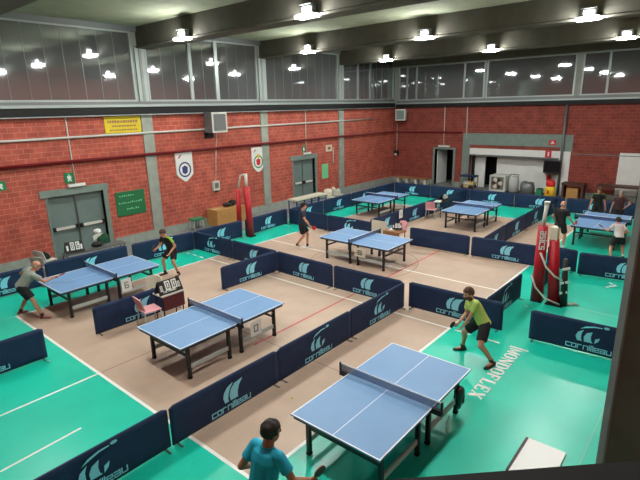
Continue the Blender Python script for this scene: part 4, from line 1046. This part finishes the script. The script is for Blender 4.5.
        e.ball(H(-.085, 0, -.01), (.02, .05, .04), M[hair], hR, 3)
        e.build('hair', t)
    # ---- shirt
    m1 = mat('cloth_%d_%d_%d' % shirt, shirt, .8, var=.06, scale=14, bump=.12)
    e = MB(); g = .014
    hem = P-up*(.045+longhem)
    e.loft([(hem, hs, fw0, .168*k+g, .122*k+g), (P+up*.05, hs, fw0, .16*k+g, .115*k+g), (P*.65+Nk*.35-fwd*.005, (hs+side).normalized(), fwd, .148*k+g, .108*k+g), (P*.3+Nk*.7, side, fwd, .165*k+g, .112*k+g), (P*.14+Nk*.86, side, fwd, .155*k+g, .094*k+g), (Nk-up*.03, side, fwd, .085+g, .07), (Nk-up*.005, side, fwd, .068, .062)], m1)
    for i in (0, 1):
        e.cone(sh[i]-side*0, Nk-up*.06, .06*k+.006, .052*k, m1)
        end = sh[i].lerp(elb[i], sleeves); e.tube([sh[i], sh[i].lerp(end, .5), end], [.064*k, .066*k, .068*k], m1, 14); e.ball(sh[i], .064*k, m1)
    so = frozen(e.build('shirt', t), vox*1.25, 4)
    if shirt2:
        so.data.materials.append(mat('cloth_%d_%d_%d' % shirt2, shirt2, .8, var=.06, scale=14))
        for p in so.data.polygons:
            q = p.center-Nk; zz = q.dot(up); yy = abs(q.dot(side))
            if zz > -.2 and yy > .075 and (p.normal.dot(fwd) < .55): p.material_index = 1
    # ---- shorts
    m2 = mat('cloth_%d_%d_%d' % shorts, shorts, .85, var=.06, scale=14)
    e = MB()
    e.loft([(P-V((0, 0, .12)), hs, fw0, .12*k, .09*k), (P-V((0, 0, .04)), hs, fw0, .17*k, .122*k), (P+up*.05, hs, fw0, .158*k+.006, .115*k+.006)], m2)
    for i in (0, 1):
        end = hip[i].lerp(knee[i], .78); e.tube([hip[i], hip[i].lerp(end, .5), end], [.108*k, .106*k, .1*k], m2, 16); e.ball(hip[i], .106*k, m2)
    frozen(e.build('shorts', t), vox*1.25, 4)
    # ---- socks and shoes
    m3 = mat('shoe_%d_%d_%d' % shoes, shoes, .5); m4 = mat('sock_%d_%d_%d' % sock, sock, .8)
    for i in (0, 1):
        an, ft = ank[i]; sd = V((-ft.y, ft.x, 0))
        e = MB(); e.tube([an-V((0, 0, .03)), an.lerp(knee[i], .16)], [.044, .046], m4, 12); e.build('sock', t)
        e = MB(); hz = heels[i]; z = lambda x: hz*max(0, 1-(x+.07)/.2)
        rg = []
        for x, w_, h_ in ((-.075, .022, .05), (-.06, .036, .08), (-.02, .039, .085), (.04, .042, .07), (.1, .047, .05), (.15, .046, .042), (.185, .034, .034), (.2, .014, .02)):
            rg.append((V((an.x, an.y, 0))+ft*x+V((0, 0, h_/2+.004+z(x))), sd, V((0, 0, 1)), w_, h_/2))
        e.loft(rg, m3); sho = e.build('shoe', t)
        e = MB(); e.loft([(V((an.x, an.y, 0))+ft*x+V((0, 0, .009+z(x))), sd, V((0, 0, 1)), w_, .009) for x, w_ in ((-.08, .02), (-.06, .038), (.0, .042), (.1, .05), (.16, .047), (.205, .016))], M['offwhite'] if sum(shoes) > 150 else M['blackish']); e.build('sole', sho)
    # ---- racket is a thing of its own, gripped by the hand
    if racket is not None:
        gp, ra, nn = grips[0]
        wm = Matrix.Translation(t.location) @ Matrix.Rotation(math.radians(yawd), 4, 'Z') @ Matrix.Diagonal((S, S, S, 1))
        r_ = thing('table_tennis_racket', ('dark' if rsd[0] < 100 else 'grey' if rsd[0] == rsd[1] else 'magenta' if rsd[2] > 90 else 'red')+' table tennis racket held by the '+rsd[3], 'racket', (0, 0, 0), 0, 'rackets in the players hands')
        r_.location = wm @ gp; rr = wm.to_3x3() @ ra; rn = wm.to_3x3() @ nn
        rr.normalize(); rn = (rn-rr*rn.dot(rr)).normalized()
        q = Matrix((rr.cross(rn), rn, rr)).transposed() if False else Matrix((rn.cross(rr), rn, rr)).transposed()
        r_.rotation_euler = q.to_euler()
        e = MB(); e.tube([(0, 0, -.05), (0, 0, .05)], .0125, M['wood'], 10); e.build('handle', r_)
        pts = [(.075*math.cos(x)*(1 if math.sin(x) > -.3 else .93), .125+.08*math.sin(x)) for x in [2*PI*j/28 for j in range(28)]]
        e = MB(); e.poly(pts, -.004, .004, M['wood']); e.build('blade', r_)
        for s, mm in ((1, mat('rubber_%d_%d_%d' % rsd[:3], rsd[:3], .6)), (-1, M['blackish'])):
            e = MB(); e.poly([(u_, v_) for u_, v_ in pts if v_ > .055], *sorted((s*.0042, s*.0075)), mm); e.build('rubber', r_)
    return t
RED = (206, 40, 48)
# the man in turquoise at the bottom, seen from behind
person('person in turquoise shirt at the bottom, seen from behind, racket in right hand', (-.69, -1.03), 12, 1.04, pelvis=(-.06, .02, .93), neck=(.06, .0, 1.45), twist=-10, feet=((-.05, .3), (.02, -.3)), fyaw=(20, -20),
       hands=((.16, .3, 1.0), (.25, -.36, 1.0)), look=(-26, -8), shirt=(30, 172, 204), shorts=(28, 32, 44), hair='hair', fine=True, racket=1, rdir=(.45, -.35, .8), rsd=(*(60, 30, 32), 'person in turquoise'), skin='skin2')
# the player in lime
person('person in lime shirt and black shorts crouching at the far end of the nearest table', (5.16, -1.02), 138, 1.02, pelvis=(-.06, .06, .8), neck=(.17, -.05, 1.24), twist=6, feet=((-.13, .4), (.14, -.34)), fyaw=(20, -6), heels=(.03, 0), sock=(40, 38, 40),
       hands=((.3, -.02, .72), (.32, -.2, .7)), look=(12, -10), shirt=(188, 214, 112), shorts=(24, 24, 28), shoes=(28, 26, 28), hair='hairb', beard=True, fine=True, racket=1, rdir=(.7, .5, .25), rsd=(*(40, 30, 32), 'person in lime'))
person('bald person in grey shirt leaning over the end of the leftmost table', (.2, 8.72), -24, 1., pelvis=(-.04, 0, .84), neck=(.27, .0, 1.21), twist=24, build=1.14, feet=((-.22, .3), (.34, -.34)), fyaw=(30, -12),
       hands=((.2, .36, 1.0), (.7, -.02, .95)), look=(-4, -22), shirt=(150, 158, 148), shorts=(22, 22, 24), shoes=(150, 52, 60), bald=True, hair='hairg', racket=1, rdir=(.8, .1, .3), rsd=(*RED, 'bald person in grey'), sock=(40, 40, 44))
person('young person in black and lime shirt at the far end of the leftmost table', (4.28, 8.55), 192, .97, pelvis=(-.12, 0, .86), neck=(.12, .0, 1.33), twist=-8, feet=((-.06, .24), (.05, -.24)), fyaw=(14, -14),
       hands=((.18, .22, .84), (.34, -.22, .94)), look=(6, -22), shirt=(28, 30, 30), shirt2=(150, 200, 60), shorts=(24, 24, 26), hair='hairb', racket=1, rdir=(.5, .5, .7), rsd=(*(150, 150, 150), 'person in black and lime'), sock=(40, 40, 44))
person('person in navy shirt walking beside the middle table, red racket in hand', (8.95, 7.2), -62, 1., pelvis=(0, 0, .92), neck=(.05, 0, 1.44), twist=0, feet=((.16, .08), (-.2, -.08)), fyaw=(4, -4), heels=(0, .06),
       hands=((.1, .34, .95), (.34, -.16, .86)), look=(10, -4), shirt=(34, 44, 66), shorts=(28, 26, 36), shoes=(215, 210, 205), hair='hair', racket=1, rdir=(.8, .2, -.2), rsd=(*RED, 'person in navy'), sock=(40, 40, 44))
person('balding person in black shirt seen from behind, right of the red padded post', (14.2, -.2), -8, 1., pelvis=(0, 0, .93), neck=(.03, 0, 1.45), feet=((0, .16), (.02, -.16)), fyaw=(12, -12),
       hands=((.22, .3, .98), (.24, -.32, .95)), look=(0, -8), shirt=(24, 25, 28), shorts=(24, 25, 28), shoes=(40, 42, 46), bald=True, hair='hairg', racket=1, rdir=(.8, .0, .3), rsd=(*RED, 'balding person in black'))
person('person in black polo with green trim standing behind the far right table', (18.5, -.52), 186, .95, pelvis=(0, 0, .93), neck=(.02, 0, 1.45), feet=((0, .14), (.02, -.14)),
       hands=((.06, .3, .84), (.06, -.3, .84)), look=(0, -10), shirt=(24, 30, 28), shirt2=(70, 150, 60), shorts=(26, 28, 32), hair='hairb', sock=(40, 40, 44))
person('person in dark maroon shirt with hand on hip behind the far right table', (18.4, -1.3), 176, .92, pelvis=(0, 0, .93), neck=(.02, 0, 1.45), feet=((0, .14), (.02, -.14)),
       hands=((.04, .22, 1.0), (.06, -.3, .84)), eb=((-.1, 1, 0), None), look=(20, -10), shirt=(74, 40, 44), shorts=(32, 30, 34), hair='hairg', sock=(40, 40, 44))
person('child in white shirt and black shorts at the near side of far right table', (14.22, -1.98), 24, .88, pelvis=(-.05, 0, .82), neck=(.2, 0, 1.25), twist=20, feet=((-.4, .3), (.0, -.24)), fyaw=(14, -10),
       hands=((.28, .42, 1.02), (.3, -.3, .9)), look=(10, -12), shirt=(214, 208, 204), shorts=(26, 26, 30), hair='hair', racket=0, rdir=(.4, .7, .5), rsd=(*(200, 40, 110), 'child in white'), sock=(230, 230, 225))

# ------------------------------------------------------------------ render look
sc = bpy.context.scene
w = bpy.data.worlds.new('world'); sc.world = w; w.use_nodes = True
w.node_tree.nodes['Background'].inputs['Color'].default_value = (.02, .025, .035, 1); w.node_tree.nodes['Background'].inputs['Strength'].default_value = 1
sc.view_settings.view_transform = 'Standard'; sc.view_settings.look = 'None'; sc.view_settings.gamma = 1; sc.view_settings.use_curve_mapping = False
sc.view_settings.exposure = .12
sc.cycles.use_denoising = True
sc.cycles.max_bounces = 8; sc.cycles.diffuse_bounces = 2; sc.cycles.sample_clamp_indirect = 6
